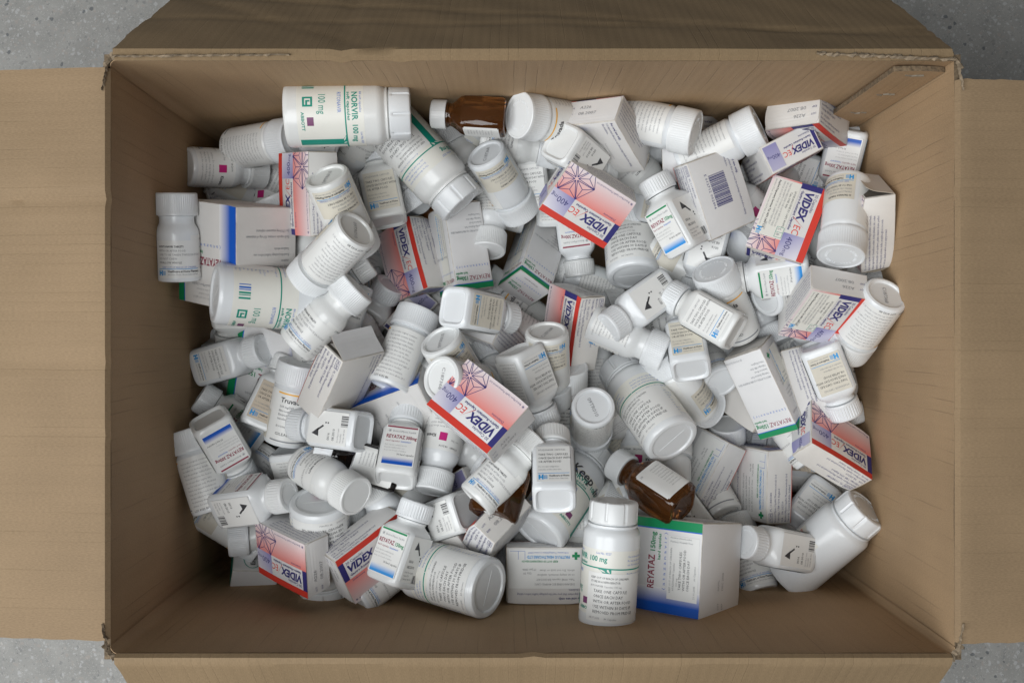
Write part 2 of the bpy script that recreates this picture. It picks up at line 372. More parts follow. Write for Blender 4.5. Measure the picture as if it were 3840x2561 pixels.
def rx_print(x0, y0, w, rows, dose, seg=1.2, cols=('black', 'sky'), s=1.0):
    p = Print(seg=None)
    p.hlogo(x0 + 0.6, y0 + 1.0, 4.2 * s)
    p.text(x0 + 8.6 * s, y0 + 3.6 * s, 2.6 * s, 'Healthcare at Home Pharmacy', 'black', True, w=w - 9 * s)
    p.text(x0 + 8.6 * s, y0 + 1.4 * s, 1.8 * s, 'Junction Close, Green Lane Ind Park', 'grey', w=w - 10 * s)
    q = Print(seg=1.4); q.line((x0 + 0.5, y0 + 6.3 * s), (x0 + w - 1, y0 + 6.3 * s), 0.45, 'sky'); 
    p.text(x0 + 4, y0 + 7.0 * s, 1.9 * s, 'KEEP OUT OF REACH OF CHILDREN', 'textblue', w=w - 7)
    y = y0 + 10.5 * s
    for i, r in enumerate(rows): p.text(x0 + 1.2, y + i * 3.1 * s, 2.3 * s, r, 'grey' if i else 'black', sx=0.9)
    p.text(x0 + 1.2, y + len(rows) * 3.1 * s + 0.2, 2.2 * s, dose, 'black', True, sx=0.86)
    p.v += q.v; b = len(p.h); p.h += q.h; p.uv += q.uv; mi = [p.mi(k) for k in q.mats]; p.f += [tuple(i + b for i in f) for f in q.f]; p.m += [mi[i] for i in q.m]
    return p
MICRO = ['Keep out of the reach and sight of', 'children. Do not store above 25 C.', 'Store in the original container.', 'Read the package leaflet before', 'use. For oral use only. Medicinal', 'product subject to medical', 'prescription. Keep tightly closed.', 'Each capsule contains lactose.', 'Use as directed by the doctor.', 'Return any unused medicine to', 'the pharmacy after treatment.', 'Made in the United Kingdom.', 'See leaflet for further details.', 'Do not use after expiry date.']
def micro(n, o=0): return [MICRO[(i * 5 + o) % len(MICRO)] for i in range(n)]
# big bottle ------------------------------------------------------
NR = 24.5
nor_body = lathe('big_bottle_body', [(8, 2.0), (NR - 6.2, 1.8), (NR - 5.4, 0.4), (NR - 4, 0.0), (NR - 1.4, 0.7), (NR - 0.25, 2.4), (NR, 4.5), (NR, 70.5), (NR - 0.4, 73), (NR - 1.7, 75.4), (NR - 3.4, 77), (NR - 3.7, 77.6), (NR - 3.0, 78), (NR - 3.0, 79.2), (NR - 5.4, 79.7), (NR - 5.6, 81), (NR - 5.6, 84), (12, 86)], ['plastic'])
nor_cap = big_cap('big_cap', 21.2, 80.6, 97)
nor_seam = mesh_from('base_seam', [np.array(p) * U for p in [(-14, -0.28, 1.85), (14, -0.28, 1.85), (14, 0.28, 1.85), (-14, 0.28, 1.85), (-14, 0, 1.62), (14, 0, 1.62)]], [(0, 1, 5, 4), (2, 3, 4, 5), (1, 2, 5), (3, 0, 4)], ['plastic'])
def nor_art(keep=False):
    p = Print(seg=1.4)
    p.line((-76.9, 47.5), (76.9, 47.5), 1.0, 'teal', 1); p.poly([(21, 47.0), (28, 43.5), (28, 47.2), (26.5, 48.0), (21, 48.0)], 'teal', 1)
    p.rect(20.5, 12, 24.2, 44.5, 'teal', 1); p.rect(24.2, 12, 28, 43.6, 'teal', 1); p.poly([(20.5, 44.5), (24.2, 44.5), (24.2, 47.0), (19.5, 47.0), (16.5, 47.0)], 'teal', 1); p.poly([(24.2, 43.6), (28, 43.6), (24.2, 45.5)], 'teal', 1)
    p.text(-18.5, 52.6, 6.2, 'NORVIR', 'teal', True, w=23); p.text(7, 52.6, 5.6, '100 mg', 'teal', True, w=17); p.text(-18.5, 49.0, 3.3, 'soft capsules', 'teal', True, w=23)
    p.text(-18.5, 58.2, 2.6, '84 soft capsules', 'textblue', w=17); p.text(14, 58.2, 2.4, 'Lot No. 0227', 'textblue')
    p.text(-18.5, 41.6, 4.0, 'RITONAVIR', 'textblue', w=17); p.text(-17.5, 27.5, 7.8, '100 mg', 'teal', w=21, sx=0.8)
    for a in ((-14.5, 15.5, -6.5, 16.9), (-14.5, 15.5, -13.1, 23), (-14.5, 21.6, -7.5, 23), (-7.9, 15.5, -6.5, 23), (-11.6, 17.9, -7.9, 19.2), (-11.6, 17.9, -10.4, 21.0)): p.rect(*a, 'teal', 2)
    p.text(-2.5, 14.2, 3.2, 'ABBOTT', 'teal', True, w=14.5); p.rect(1.5, 18.4, 8.0, 23.4, 'purple', 1)
    for i, k in enumerate(('blue', 'blue', 'blue', 'teal', 'teal', 'teal')):
        x = -35 + i * 2.1; p.rect(x, 15, x + (1.4 if i % 2 else 0.7), 24, k, 2)
    p.lines(-74, 43.5, 2.1, 3.1, micro(11), 'textblue', sx=1.02); p.lines(-74, 56.6, 2.1, 3.1, micro(3, 4), 'textblue')
    p.lines(42, 43.5, 2.1, 3.1, micro(10, 3), 'textblue', sx=0.9); p.text(33, 30, 2.6, '62058VA', 'black', rot=0); p.text(33, 26, 2.6, '01-2010', 'black'); p.lines(42, 56.6, 2.1, 3.1, micro(3, 8), 'textblue')
    return p
def nor_rx():
    p = Print()
    p.lines(-23, 39.5, 2.3, 3.0, ['KEEP OUT OF REACH OF CHILDREN', 'STORE IN A REFRIGERATOR'], 'black', sx=0.9); p.text(-23, 33.2, 2.2, 'RITONAVIR Capsules 100 mg', 'grey')
    p.lines(-20, 29, 3.3, 4.0, ['TAKE ONE CAPSULE', 'ONCE EACH DAY', 'WITH OR AFTER FOOD', 'USE WITHIN 30 DAYS IF', 'REMOVED FROM FRIDGE'], 'black', sx=0.98); p.text(-23, 8.6, 2.2, '08.07.2005      84 Capsules', 'grey'); return p
def nor(kind, keep=False, plain=False, rxa=180):
    lp = patch('wrap_label', NR, 0, -76.9, 76.9, 11, 61.5, 'label_paper' if not plain else 'white_label', 0.05)
    parts = [('body', nor_body, None), ('base_seam', nor_seam, 0), ('cap', nor_cap, None), ('lettering', raised('cap_letters', 'PUSH DOWN AND TURN  PUSH DOWN AND TURN  ', 13.2, 96.5, 3.4, 'cap_plastic'), 2)]
    if not plain:
        parts += [('label', lp, None), ('lettering', printed('brand_print', nor_art(), cyl(NR + 0.05, 0)), 4),
                  ('pharmacy_label', patch('dose_label', NR, rxa, -26, 26, 6.5, 44, 'white_label', 0.35), None), ('lettering', printed('dose_print', nor_rx(), cyl(NR + 0.35, rxa)), 6)]
    else:
        p = Print(seg=1.4); p.lines(-70, 44, 2.6, 3.4, ['EXTRA', 'LOCATION'], 'red', True); p.lines(-70, 34, 2.1, 3, micro(6), 'textblue')
        parts += [('label', patch('slip', NR, 0, -72, -46, 14, 50, 'label_paper', 0.05), None), ('lettering', printed('slip_print', p, cyl(NR + 0.05, 0)), 4)]
    if keep:
        p = Print(); p.text(-17, 57, 11.5, 'Keep', 'black', True, shear=0.12, rot=-0.10); p.text(13, 53.5, 11, 'in', 'black', True, shear=0.15, rot=-0.12)
        parts += [('handwriting', printed('marker_writing', p, cyl(NR + 0.1, 0)), 0)]
    if kind == 'NORS':
        parts = [(a_, me.copy(), c_) for a_, me, c_ in parts]
        for _, me, _2 in parts: me.transform(Matrix.Diagonal((0.91, 0.91, 1, 1)))
    T(kind, *parts)
nor('NOR'); nor('NORS', rxa=78); nor('NORT', rxa=125); nor('NORK', keep=True); nor('NORP', plain=True)
# round tablet bottle with wide cap ---------------------------------
TR_ = 18.2
tru_body = lathe('round_bottle_body', [(6, 2.2), (TR_ - 4.6, 2.0), (TR_ - 4.0, 0.6), (TR_ - 2.8, 0.0), (TR_ - 0.9, 0.6), (TR_ - 0.15, 2.2), (TR_, 4), (TR_, 47.5), (TR_ - 0.5, 50), (TR_ - 2.2, 52.2), (TR_ - 3, 53.6), (TR_ - 3, 56), (10, 57)], ['plastic'], n=64)
tru_cap = ribbed_cap('wide_cap', 19.2, 53, 72, 64, 0.28, 0.6, smooth_top=0.16)
def tru(kind, code):
    p = Print(seg=1.4)
    p.rect(-15, 46.2, 17, 47.4, 'orange', 1); p.text(-11.5, 39.2, 5.8, 'Truvada', 'black', True, w=18.5); p.lines(-11.5, 34.6, 2.6, 3.5, ['200 mg/245 mg', 'film-coated tablets', 'Emtricitabine/', 'tenofovir disoproxil'], 'grey', True)
    p.text(-11.5, 17.5, 2.4, 'EU/1/04/305/001', 'black'); p.text(-11, 10.6, 3.4, 'GILEAD', 'black', sx=1.1); p.rect(-15, 5, 17, 6.2, 'midgrey', 1)
    p.lines(21, 44, 2.1, 3.3, micro(12, 2), 'grey', sx=0.95)
    p.text(21, 3.5, 2.6, 'LOT 4102 80', 'black')
    q = rx_print(-17, 5, 34, ['ONE TO BE TAKEN DAILY', 'WITH OR AFTER FOOD', 'SWALLOW WHOLE'], '30 TRUVADA TABLETS')
    c = Print(); c.text(-8.8, -1.6, 4.2, code, 'grey', w=17.6)
    T(kind, ('body', tru_body, None), ('cap', tru_cap, None), ('lettering', raised('cap_letters', 'CLOSE TIGHTLY  PUSH DOWN AND TURN  ', 11.5, 71.5, 3.0, 'cap_plastic'), 1),
      ('label', patch('wrap_label', TR_, 20, -32, 48, 4, 49, 'white_label'), None), ('lettering', printed('brand_print', p, cyl(TR_ + 0.06, 0)), 3),
      ('pharmacy_label', patch('dose_label', TR_, 240, -18, 18, 4.5, 29, 'cream_label', 0.30), None), ('lettering', printed('dose_print', q, cyl(TR_ + 0.3, 240)), 5),
      ('lot_code', printed('lot_code', c, flat((0, 0, 2.0), (1, 0, 0), (0, -1, 0))), 0))
tru('TRUA', '09TR010'); tru('TRUB', 'C187368')
# small bottle with fine ribbed cap ----------------------------------
KR = 17.0
kiv_body = lathe('small_bottle_body', [(6, 1.0), (KR - 4.2, 0.9), (KR - 3.6, 0.3), (KR - 2.6, 0.0), (KR - 0.9, 0.6), (KR - 0.15, 2.0), (KR, 4), (KR, 37), (KR - 0.4, 40), (KR - 1.6, 43), (KR - 3.1, 45.4), (KR - 3.6, 47), (KR - 3.6, 51), (KR - 2.8, 51.3), (KR - 2.8, 52), (9, 53)], ['plastic'], n=64)
kiv_cap = ribbed_cap('ribbed_cap', 16.6, 52.3, 70, 60, 0.34, 1.2, smooth_top=0.07)
def kiv(kind):
    q = rx_print(-17, 4.5, 35, ['SWALLOW WHOLE', 'DO NOT CHEW', 'ONE TO BE TAKEN TWICE EACH DAY', 'WITH OR AFTER FOOD'], '60 RITONAVIR TABLETS')
    p = Print(seg=1.4); p.rect(-3, 22, 3.5, 29, 'magenta', 1); p.text(-15, 33, 2.3, '2774680   08.2014', 'black'); p.lines(-15, 16.5, 2.2, 3.1, micro(4, 1), 'grey'); p.text(-15, 27, 2.2, 'Lot / Exp', 'grey')
    p.text(6.5, 24, 4.0, 'Kivexa', 'black', True, sx=0.9)
    p.lines(20, 36, 2.1, 3.0, micro(11, 6), 'grey', sx=0.88)
    T(kind, ('body', kiv_body, None), ('cap', kiv_cap, None),
      ('label', patch('wrap_label', KR, 150, -34, 34, 4, 37, 'white_label'), None), ('lettering', printed('brand_print', p, cyl(KR + 0.06, 120)), 2),
      ('pharmacy_label', patch('dose_label', KR, 0, -18.5, 19, 3.6, 33, 'cream_label' if kind != 'KIV' else 'white_label', 0.3), None), ('lettering', printed('dose_print', q, cyl(KR + 0.3, 0)), 4))
kiv('KIV')
# square bottle ------------------------------------------------------
SH = 17.0
sq_rings = [sq(6, 2.4, 4.5), sq(SH - 4.4, 2.2, 4.5), sq(SH - 3.7, 0.7, 5), sq(SH - 2.7, 0, 5), sq(SH - 1.0, 0.7, 5), sq(SH - 0.2, 2.2, 5.2), sq(SH, 4, 5.4), sq(SH, 40.5, 5.4), sq(SH - 0.6, 43, 5.0), sq(SH - 2.2, 45.8, 4.0), sq(SH - 4.2, 48, 3.0), sq(SH - 5.2, 49.6, 2.3), circ(11.8, 51), circ(12.4, 51.5), circ(12.4, 52.4), circ(11.2, 52.8), circ(6, 54)]
rey_body = ring_loft('square_bottle_body', sq_rings, ['plastic'])
rey_cap = ribbed_cap('ridged_cap', 14.4, 53.2, 68, 36, 0.42, 2.6, smooth_top=0.14, duty=3)
def face_az(az, d): a = math.radians(az); return flat((d * math.sin(a), -d * math.cos(a), 0), (math.cos(a), math.sin(a), 0), (0, 0, 1))
def flat_label(name, az, x0, x1, y0, y1, k, d):
    p = Print(); p.rect(x0, y0, x1, y1, k, 0); b = Build(); f = face_az(az, SH); b.take(p, lambda x, y, h: f(x, y, d)); return b.mesh(name)
def rey(kind, bar, dose, dosecol, rxpaper):
    p = Print(); p.rect(-12.5, 40.2, 12.5, 41.6, bar, 1); p.text(-7.5, 36.2, 2.3, 'Bristol-Myers Squibb', 'midgrey', w=19); 
    for a in range(6): p.line((-10, 37), (-10 + 1.4 * math.cos(a * 1.047), 37 + 1.4 * math.sin(a * 1.047)), 0.35, 'midgrey')
    p.text(-12.3, 30.2, 4.6, 'REYATAZ', 'maroon', True, w=15.5); p.text(3.8, 30.2, 4.2, dose, dosecol, True, w=9); p.text(-12.3, 27, 2.3, 'hard capsules', 'maroon', w=11.5); p.text(0, 27, 2.3, '/atazanavir', 'blue', w=9)
    p.lines(-12.3, 23.4, 1.9, 2.6, ['Each capsule contains lactose', 'Read the leaflet before use', 'Keep out of reach of children'], 'faint', sx=0.8); p.text(-1.5, 15, 2.4, '30 hard capsules', 'black', w=14)
    p.rect(-12.5, 6.4, 12.5, 13.0, 'ink_sky_fade' if bar == 'green' else 'ink_blue_fade', 1, g=lambda tx, ty: ty)
    a = Print(); a.poly([(-7.5, 32), (-0.5, 32.6), (-5.5, 38.6)], 'black', 2); a.line((-2.6, 33.6), (1.6, 28.2), 1.5, 'black', 2); a.rect(3.4, 25.6, 4.6, 26.8, 'black', 2); a.rect(3.4, 23.4, 4.6, 24.6, 'black', 2)
    a.text(-10, 21.5, 3.0, '0016', 'black'); a.text(-10, 17, 3.0, '08.2010', 'black'); a.bars(2, 5.5, 11, 12, 'black', 9, 3); a.lines(-11, 13, 1.9, 2.7, ['Bristol-Myers Squibb', 'Pharma EEIG', 'Uxbridge UB8 1DH'], 'grey', sx=0.72)
    q = Print(); q.lines(-11.6, 35.6, 2.3, 3.2, ['ATAZANAVIR CAPSULES'], 'grey', sx=0.84); q.lines(-11.6, 31, 2.75, 3.5, ['TAKE TWO CAPSULES', 'ONCE EACH DAY WITH', 'OR AFTER FOOD'], 'black', sx=0.84); q.lines(-11.6, 19.5, 2.0, 2.8, ['Do not take indigestion', 'remedies at the same time'], 'grey', sx=0.82)
    q.line((-12, 13.8), (12, 13.8), 0.4, 'sky'); q.hlogo(-11.6, 8, 4.6); q.text(-3.6, 10.6, 2.3, 'Healthcare at Home', 'black', True, w=15.5); q.text(-3.6, 8.2, 1.8, 'Junction Close, Green Lane', 'grey', w=14.5)
    z = Print(); z.lines(-11.5, 37, 2.0, 2.75, micro(12, 5), 'grey', sx=0.74)
    bl = Build(); [bl.take(pp, face_az(az, SH)) for pp, az in ((p, 0), (a, 90), (z, 270))]
    lb = Print(); lb.rect(-13.4, 5.6, 13.4, 42.2, 'white_label', 0); b2 = Build()
    for az in (0, 90, 270):
        f = face_az(az, SH); b2.take(lb, (lambda f: lambda x, y, h: f(x, y, 0.05))(f))
    T(kind, ('body', rey_body, None), ('cap', rey_cap, None), ('lettering', raised('cap_letters', 'PUSH DOWN WHILE TURNING ', 9.6, 67.5, 2.7, 'cap_plastic'), 1),
      ('label', b2.mesh('wrap_label'), None), ('lettering', bl.mesh('brand_print'), 3),
      ('pharmacy_label', flat_label('dose_label', 180, -13, 13, 6, 40, rxpaper, 0.2), None), ('lettering', printed('dose_print', q, face_az(180, SH + 0.2)), 5))
rey('REY3', 'maroon', '300mg', 'maroon', 'white_label'); rey('REY1', 'green', '150mg', 'green', 'cream_label'); rey('REYC', 'maroon', '300mg', 'maroon', 'stained_label')
# glass bottle -------------------------------------------------------
AH = 16.5
def amb(kind, gl, label=None):
    body = ring_loft('glass_bottle_body', [sq(5, 1.6, 4), sq(AH - 4.5, 1.2, 4), sq(AH - 3.2, 0, 4), sq(AH - 1.0, 0.8, 4.2), sq(AH, 3.5, 4.4), sq(AH, 38, 4.4), sq(AH - 1, 42, 4), sq(AH - 3.6, 46, 3.2), circ(11.2, 49.5), circ(10.4, 51), circ(10.4, 53), circ(11.4, 53.6), circ(11.4, 55.4), circ(10.2, 56), circ(10.2, 60), circ(5, 60.5)], [gl])
    capm = 'grey_cap_plastic' if kind == 'AMB' else 'cap_plastic'
    cap = ribbed_cap('smooth_cap', 13.4, 55.6, 70, 40, 0.12, 0.8, mats=(capm,), smooth_top=0.1)
    parts = [('body', body, None), ('cap', cap, None)]
    if label:
        def wrap(x, y, h):
            a = x / 17.0; e = 4.4; s, c = math.sin(a), -math.cos(a); r = (AH + h) / ((abs(s) ** e + abs(c) ** e) ** (1 / e)); return np.array([r * s, r * c, y])
        p = Print(seg=1.0); p.rect(-12.5, 6, 12.5, 37, 'white_label', 0); p.rect(-11.6, 5, 11.6, 6, 'white_label', 0); p.rect(-11.6, 37, 11.6, 38, 'white_label', 0)
        b = Build(); b.take(p, lambda x, y, h: wrap(x, y, 0.12))
        q = Print(); q.lines(-1, 33, 1.9, 2.7, micro(9, 3), 'grey', sx=0.42); q.text(-11, 33, 2.2, '28', 'grey')
        r = Print(seg=1.0); r.rect(13.6, 9, 20, 37, 'white_label', 0); [r.rect(14.4, 10 + i * 4.4, 15.3 + 0.0, 13 + i * 4.4, 'pinkline', 2) or r.rect(16.4, 10 + i * 4.4, 17.2, 13.4 + i * 4.4, 'pinkline', 2) or r.rect(18.2, 10 + i * 4.4, 19.0, 12.4 + i * 4.4, 'pinkline', 2) for i in range(6)]
        b3 = Build(); b3.take(r, lambda x, y, h: wrap(x, y, 0.10 + 0.05 * h))
        parts += [('label', b.mesh('front_label'), None), ('lettering', printed('front_print', q, lambda x, y, h: wrap(x, y, 0.15 + h)), 2)]
        if kind == 'AMBL': parts.append(('warning_strip', b3.mesh('warning_strip'), None))
    k_ = 0.88 if kind == 'AMBS' else 1.06
    for me in {q_[1] for q_ in parts}: me.transform(Matrix.Scale(k_, 4))
    T(kind, *parts)
amb('AMB', 'amber_glass'); amb('AMBL', 'amber_glass', True); amb('AMBD', 'dark_glass', True); amb('AMBS', 'amber_glass', True)
# ---------------------------------------------------------------- cartons
def carton_mesh(name, X, Y, Z, ends='x'):
    bm = bmesh.new(); bmesh.ops.create_cube(bm, size=1.0, matrix=Matrix.Diagonal((X * U, Y * U, Z * U, 1)))
    rb = bmesh.ops.bevel(bm, geom=bm.edges[:], offset=0.5 * U, segments=2, profile=0.5, affect='EDGES')
    for fc in rb['faces']: fc.material_index = 1
    for i in range(-5, 6):
        g = bm.verts[:] + bm.edges[:] + bm.faces[:]; bmesh.ops.bisect_plane(bm, geom=g, plane_co=(X * U * i / 12.5, 0, 0), plane_no=(1, 0, 0))
    me = bpy.data.meshes.new(name); bm.to_mesh(me); bm.free(); me.materials.append(MATS['carton_board']); me.materials.append(MATS['carton_edge'])
    me.polygons.foreach_set('use_smooth', [True] * len(me.polygons)); me.set_sharp_from_angle(angle=math.radians(50)); return me
def flap_mesh(name, w, h, th=0.35, curl=1.2):
    """tuck flap lying on an end: local x across, y up, z outwards; its far edge lifts a little"""
    n = 8; v = []; f = []; m = []
    for i in range(n + 1):
        y = -h / 2 + h * i / n; z = curl * (max(0, i / n - 0.55) / 0.45) ** 2
        inset = 0.0 if i < n else 1.2
        for x in (-w / 2 + inset, w / 2 - inset): v += [(x, y, z), (x, y, z + th)]
    for i in range(n):
        a = i * 4; b = a + 4
        f += [(a + 1, a + 3, b + 3, b + 1), (a, b, b + 2, a + 2), (a, a + 1, b + 1, b), (a + 2, b + 2, b + 3, a + 3)]; m += [0, 1, 1, 1]
    f += [(0, 2, 3, 1), (n * 4, n * 4 + 1, n * 4 + 3, n * 4 + 2)]; m += [1, 1]
    return mesh_from(name, np.array(v) * U, f, ['carton_board', 'carton_inside'], m)
def end_flap(name, w, h, fn, curl):
    me = flap_mesh(name, w, h, curl=curl); 
    for vv in me.vertices: vv.co = Vector(fn(vv.co.x / U, vv.co.y / U, vv.co.z / U + 0.05) * U)
    me.update(); return me
def slip(name, p, fn, h=0.12):   # a sticker sheet
    b = Build(); b.take(p, lambda x, y, hh: fn(x, y, h)); return b.mesh(name)
COMPANY = 'Bristol-Myers Squibb Pharmaceuticals Ltd'
def vid_front(p):
    p.rect(-33, 18.3, 33, 24, 'red', 1); p.rect(-33, 0.5, -28, 18.3, 'navy', 1)
    p.rect(12.5, 0.5, 33, 18.3, 'ink_lavender_fade', 1, g=lambda tx, ty: 0.25 + 0.45 * ty + 0.35 * tx - 0.25 * (1 - tx))
    p.rect(-33, -24, 33, 0.5, 'ink_pink_fade', 1, g=lambda tx, ty: (1 - ty) * 0.95 + 0.12 * tx * ty)
    p.text(-26.5, 14.2, 3.5, '30 Capsules', 'navy'); e = p.text(-26.8, 6.4, 9.4, 'VIDEX', 'navy', 2, w=26, shear=0.16); p.text(3.2, 6.6, 8.2, 'EC', 'pinkline', w=8.6, shear=0.1)
    p.poly([(-2.8, 3.4), (-1.4, 4.6), (5.2, 15.0)], 'red', 3); p.text(-26.5, 2.6, 3.1, 'Gastro-Resistant Capsules', 'navy', True, w=36); p.text(-26.5, -2.6, 2.7, 'Didanosine', 'navy')
    p.text(15, 5, 7.2, '400', 'navy', w=10.5); p.text(26, 5, 5, 'mg', 'navy', w=6)
    cx, cy, R = 21.5, -14.6, 17.6; clip = (-33, -23.9, 32.9, 0.6); V = [(cx + R * math.cos(math.radians(60 * i)), cy + R * math.sin(math.radians(60 * i))) for i in range(6)]
    for i in range(6):
        a = math.radians(60 * i); d = np.array([math.cos(a), math.sin(a)]); n = np.array([-d[1], d[0]]) * 0.75; c = np.array([cx, cy])
        for s in (1, -1): p.line(c + d * 1.2 + n * s, c + d * R * 0.985 + n * s * 0.3, 0.55, 'navy', 3, clip)
        am = math.radians(60 * i + 30); M = (cx + R * 0.60 * math.cos(am), cy + R * 0.60 * math.sin(am)); W = V[(i + 1) % 6]
        p.line(V[i], W, 0.5, 'navy', 3, clip); p.line(V[i], M, 0.5, 'navy', 3, clip); p.line(W, M, 0.5, 'navy', 3, clip); p.line(M, (cx + 1.6 * math.cos(am), cy + 1.6 * math.sin(am)), 0.5, 'navy', 3, clip)
    p.text(-27.5, -21.6, 2.4, COMPANY, 'navy', w=33)
    for a in range(6): p.line((-30, -20.8), (-30 + 1.2 * math.cos(a * 1.047), -20.8 + 1.2 * math.sin(a * 1.047)), 0.35, 'navy', 2)
def vid(kind):
    X, Y, Z = 33, 24, 12.5; b = Build()
    p = Print(seg=3); vid_front(p); b.take(p, flat((0, 0, Z), (1, 0, 0), (0, 1, 0)))
    p = Print(); p.line((-31, 6.6), (-22.5, 6.6), 0.3, 'navy'); p.line((-31, 10.6), (-22.5, 10.6), 0.3, 'navy'); p.line((-31, 6.6), (-31, 10.6), 0.3, 'navy'); p.line((-22.5, 6.6), (-22.5, 10.6), 0.3, 'navy'); p.text(-30.2, 7.5, 3.1, 'POM', 'navy', w=7); p.text(-20.5, 7.5, 2.8, 'PL 11184/0080', 'navy')
    p.lines(-31, 3.2, 2.6, 3.5, [COMPANY, 'Uxbridge, UB8 1DH, England'], 'navy', sx=0.98); p.lines(-31, -4.4, 2.6, 3.2, ['S1A    PA 2/57/19', COMPANY, 'Swords, County Dublin, Ireland'], 'navy', sx=0.98)
    b.take(p, flat((0, Y, 0), (1, 0, 0), (0, 0, -1)))
    p = Print(); p.lines(-31, 8.6, 2.35, 3.0, ['Do not store above 25 C. Keep out of the reach and sight of children.', 'Each hard capsule contains didanosine 400 mg in enteric coated beads.', 'Other ingredients: Carmellose sodium, diethyl phthalate, talc, sodium', 'starch, methacrylic acid copolymer, gelatin, titanium dioxide, purified', 'water. Printing ink includes shellac, propylene glycol, iron oxide.', 'For oral use. Swallow whole on an empty stomach.'], 'navy', sx=0.72)
    b.take(p, flat((0, -Y, 0), (1, 0, 0), (0, 0, 1)))
    p = Print(); p.text(-31, 18.4, 2.9, 'For oral use only.', 'navy', True); p.lines(-31, 14.6, 2.7, 3.6, ['It is important that you read the package leaflet before taking', 'this medicine.'], 'navy', sx=0.82)
    if kind == 'VIDB':
        p.bars(-17, -9, 10, 7, 'navy', 30, 4); p.text(-19.5, -12.4, 3.2, '5 012712 002406', 'navy', w=30)
    elif kind in ('VID', 'VIDT'): p.lines(-8, 4, 1.9, 2.7, micro(7, 3), 'faint', sx=0.85); p.text(-31, -20, 2.4, 'Didanosine', 'navy')
    b.take(p, flat((0, 0, -Z), (1, 0, 0), (0, -1, 0)))
    ex, ez = Z - 1.4, Y - 1.2
    fm = flat((-X, 0, 0), (0, -1, 0), (0, 0, 1)); fp = flat((X, 0, 0), (0, 1, 0), (0, 0, 1)); off = 0.5
    p = Print(); p.text(-21, 3.4, 2.3, 'LOT', 'navy'); p.text(-21, -2.6, 2.3, 'EXP', 'navy'); p.text(-12, 3.2, 4.0, 'A226', 'grey', w=10); p.text(-12, -3, 4.0, '08.2007', 'grey', w=16)
    if kind != 'VIDO': b.take(p, lambda x, y, h: fm(x, y, h + off))
    p = Print(); p.rect(-22.6, -10.6, -19.6, 10.6, 'navy', 1); p.text(-18.6, 6.6, 2.6, '30 Capsules', 'navy'); p.text(-18.8, 0.4, 7.4, 'VIDEX', 'navy', 2, w=19.5, shear=0.16); p.text(2.0, 0.5, 6.4, 'EC', 'pinkline', w=7); p.poly([(-2, -2), (-0.8, -1), (4, 7)], 'red', 3); p.text(-18.6, -3.2, 2.4, 'Gastro-Resistant Capsules', 'navy', True, w=25); p.text(-18.6, -6.6, 2.2, 'Didanosine', 'navy')
    p.rect(10.2, -10.6, 22.6, 10.6, 'ink_lavender_fade', 1, g=lambda tx, ty: 0.12 + 0.35 * ty); p.text(11.2, -1.6, 4.8, '400', 'navy', w=6.8); p.text(18.2, -1.6, 3.4, 'mg', 'navy', w=3.8)
    if kind != 'VIDT': b.take(p, lambda x, y, h: fp(x, y, h + off))
    parts = [('sleeve', carton_mesh('carton_sleeve', 66, 48, 25), None), ('end_flap', end_flap('end_flap', 46.4, 23.4, fm, 0.0), None), ('end_flap', end_flap('end_flap', 46.4, 23.4, fp, 0.0), None), ('printing', b.mesh('carton_print'), None)]
    if kind == 'VIDO' or kind == 'VIDT':
        # the tuck flap has sprung open: it stands off the end and a dark sheet paints the shade inside
        ang = math.radians(22 if kind == 'VIDO' else 14); me = flap_mesh('open_flap', 46.4, 23.4, curl=2.2); op = Print(); op.rect(-22.4, -11.0, 22.4, 11.0, 'painted_hollow', 0)
        g = fm if kind == 'VIDO' else fp
        for vv in me.vertices:
            x, y, z = vv.co.x / U, vv.co.y / U + 11.7, vv.co.z / U
            vv.co = Vector(g(x, -11.7 + y * math.cos(ang) - z * math.sin(ang), 0.3 + y * math.sin(ang) + z * math.cos(ang)) * U)
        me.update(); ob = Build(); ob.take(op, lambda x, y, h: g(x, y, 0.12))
        parts[1 if kind == 'VIDO' else 2] = ('end_flap', me, None); parts.append(('painted_opening', ob.mesh('painted_opening'), None))
    if kind == 'VIDRX':
        s = Print(seg=3); s.rect(-31.5, -22, 20, 0.9, 'label_paper', 0); f = flat((0, 0, Z), (1, 0, 0), (0, 1, 0)); f2 = lambda x, y, h: f(x, y, h + 0.35)
        q = Print(); q.lines(-24, -2.4, 2.4, 3.0, ['28 DIDANOSINE EC CAPS 400MG', '   Take ONE daily'], 'black', sx=0.95); q.lines(-30, -8.4, 2.1, 2.6, ['TAKE THIS MEDICINE ONE HOUR BEFORE FOOD', 'OR ON AN EMPTY STOMACH. SWALLOW THESE', 'WHOLE. DO NOT SUCK OR CHEW THEM FIRST'], 'grey', sx=0.88)
        q.text(8, -16.0, 2.1, '08/11/07', 'grey'); q.text(-30, -17.4, 2.3, 'Applied Dispensary Services Tel: 0870 2400 518', 'black', True, w=44); q.text(-30, -20.6, 2.1, 'Junction Close, Green Lane Ind Park, Featherstone', 'grey', w=42); q.hlogo(13.6, -21.2, 4.2)
        for x in (9.5, 14.0, 18.5): q.line((x, -5.5), (x, 0.4), 0.3, 'teal')
        q.line((9.5, -5.5), (18.5, -5.5), 0.3, 'teal'); q.line((9.5, 0.4), (18.5, 0.4), 0.3, 'teal'); q.text(10.4, -4.6, 4.0, 'S', 'grey'); q.text(14.9, -4.6, 4.0, '8', 'grey')
        parts += [('pharmacy_sticker', slip('pharmacy_sticker', s, f, 0.40), None), ('lettering', printed('sticker_print', q, f2), 4)]
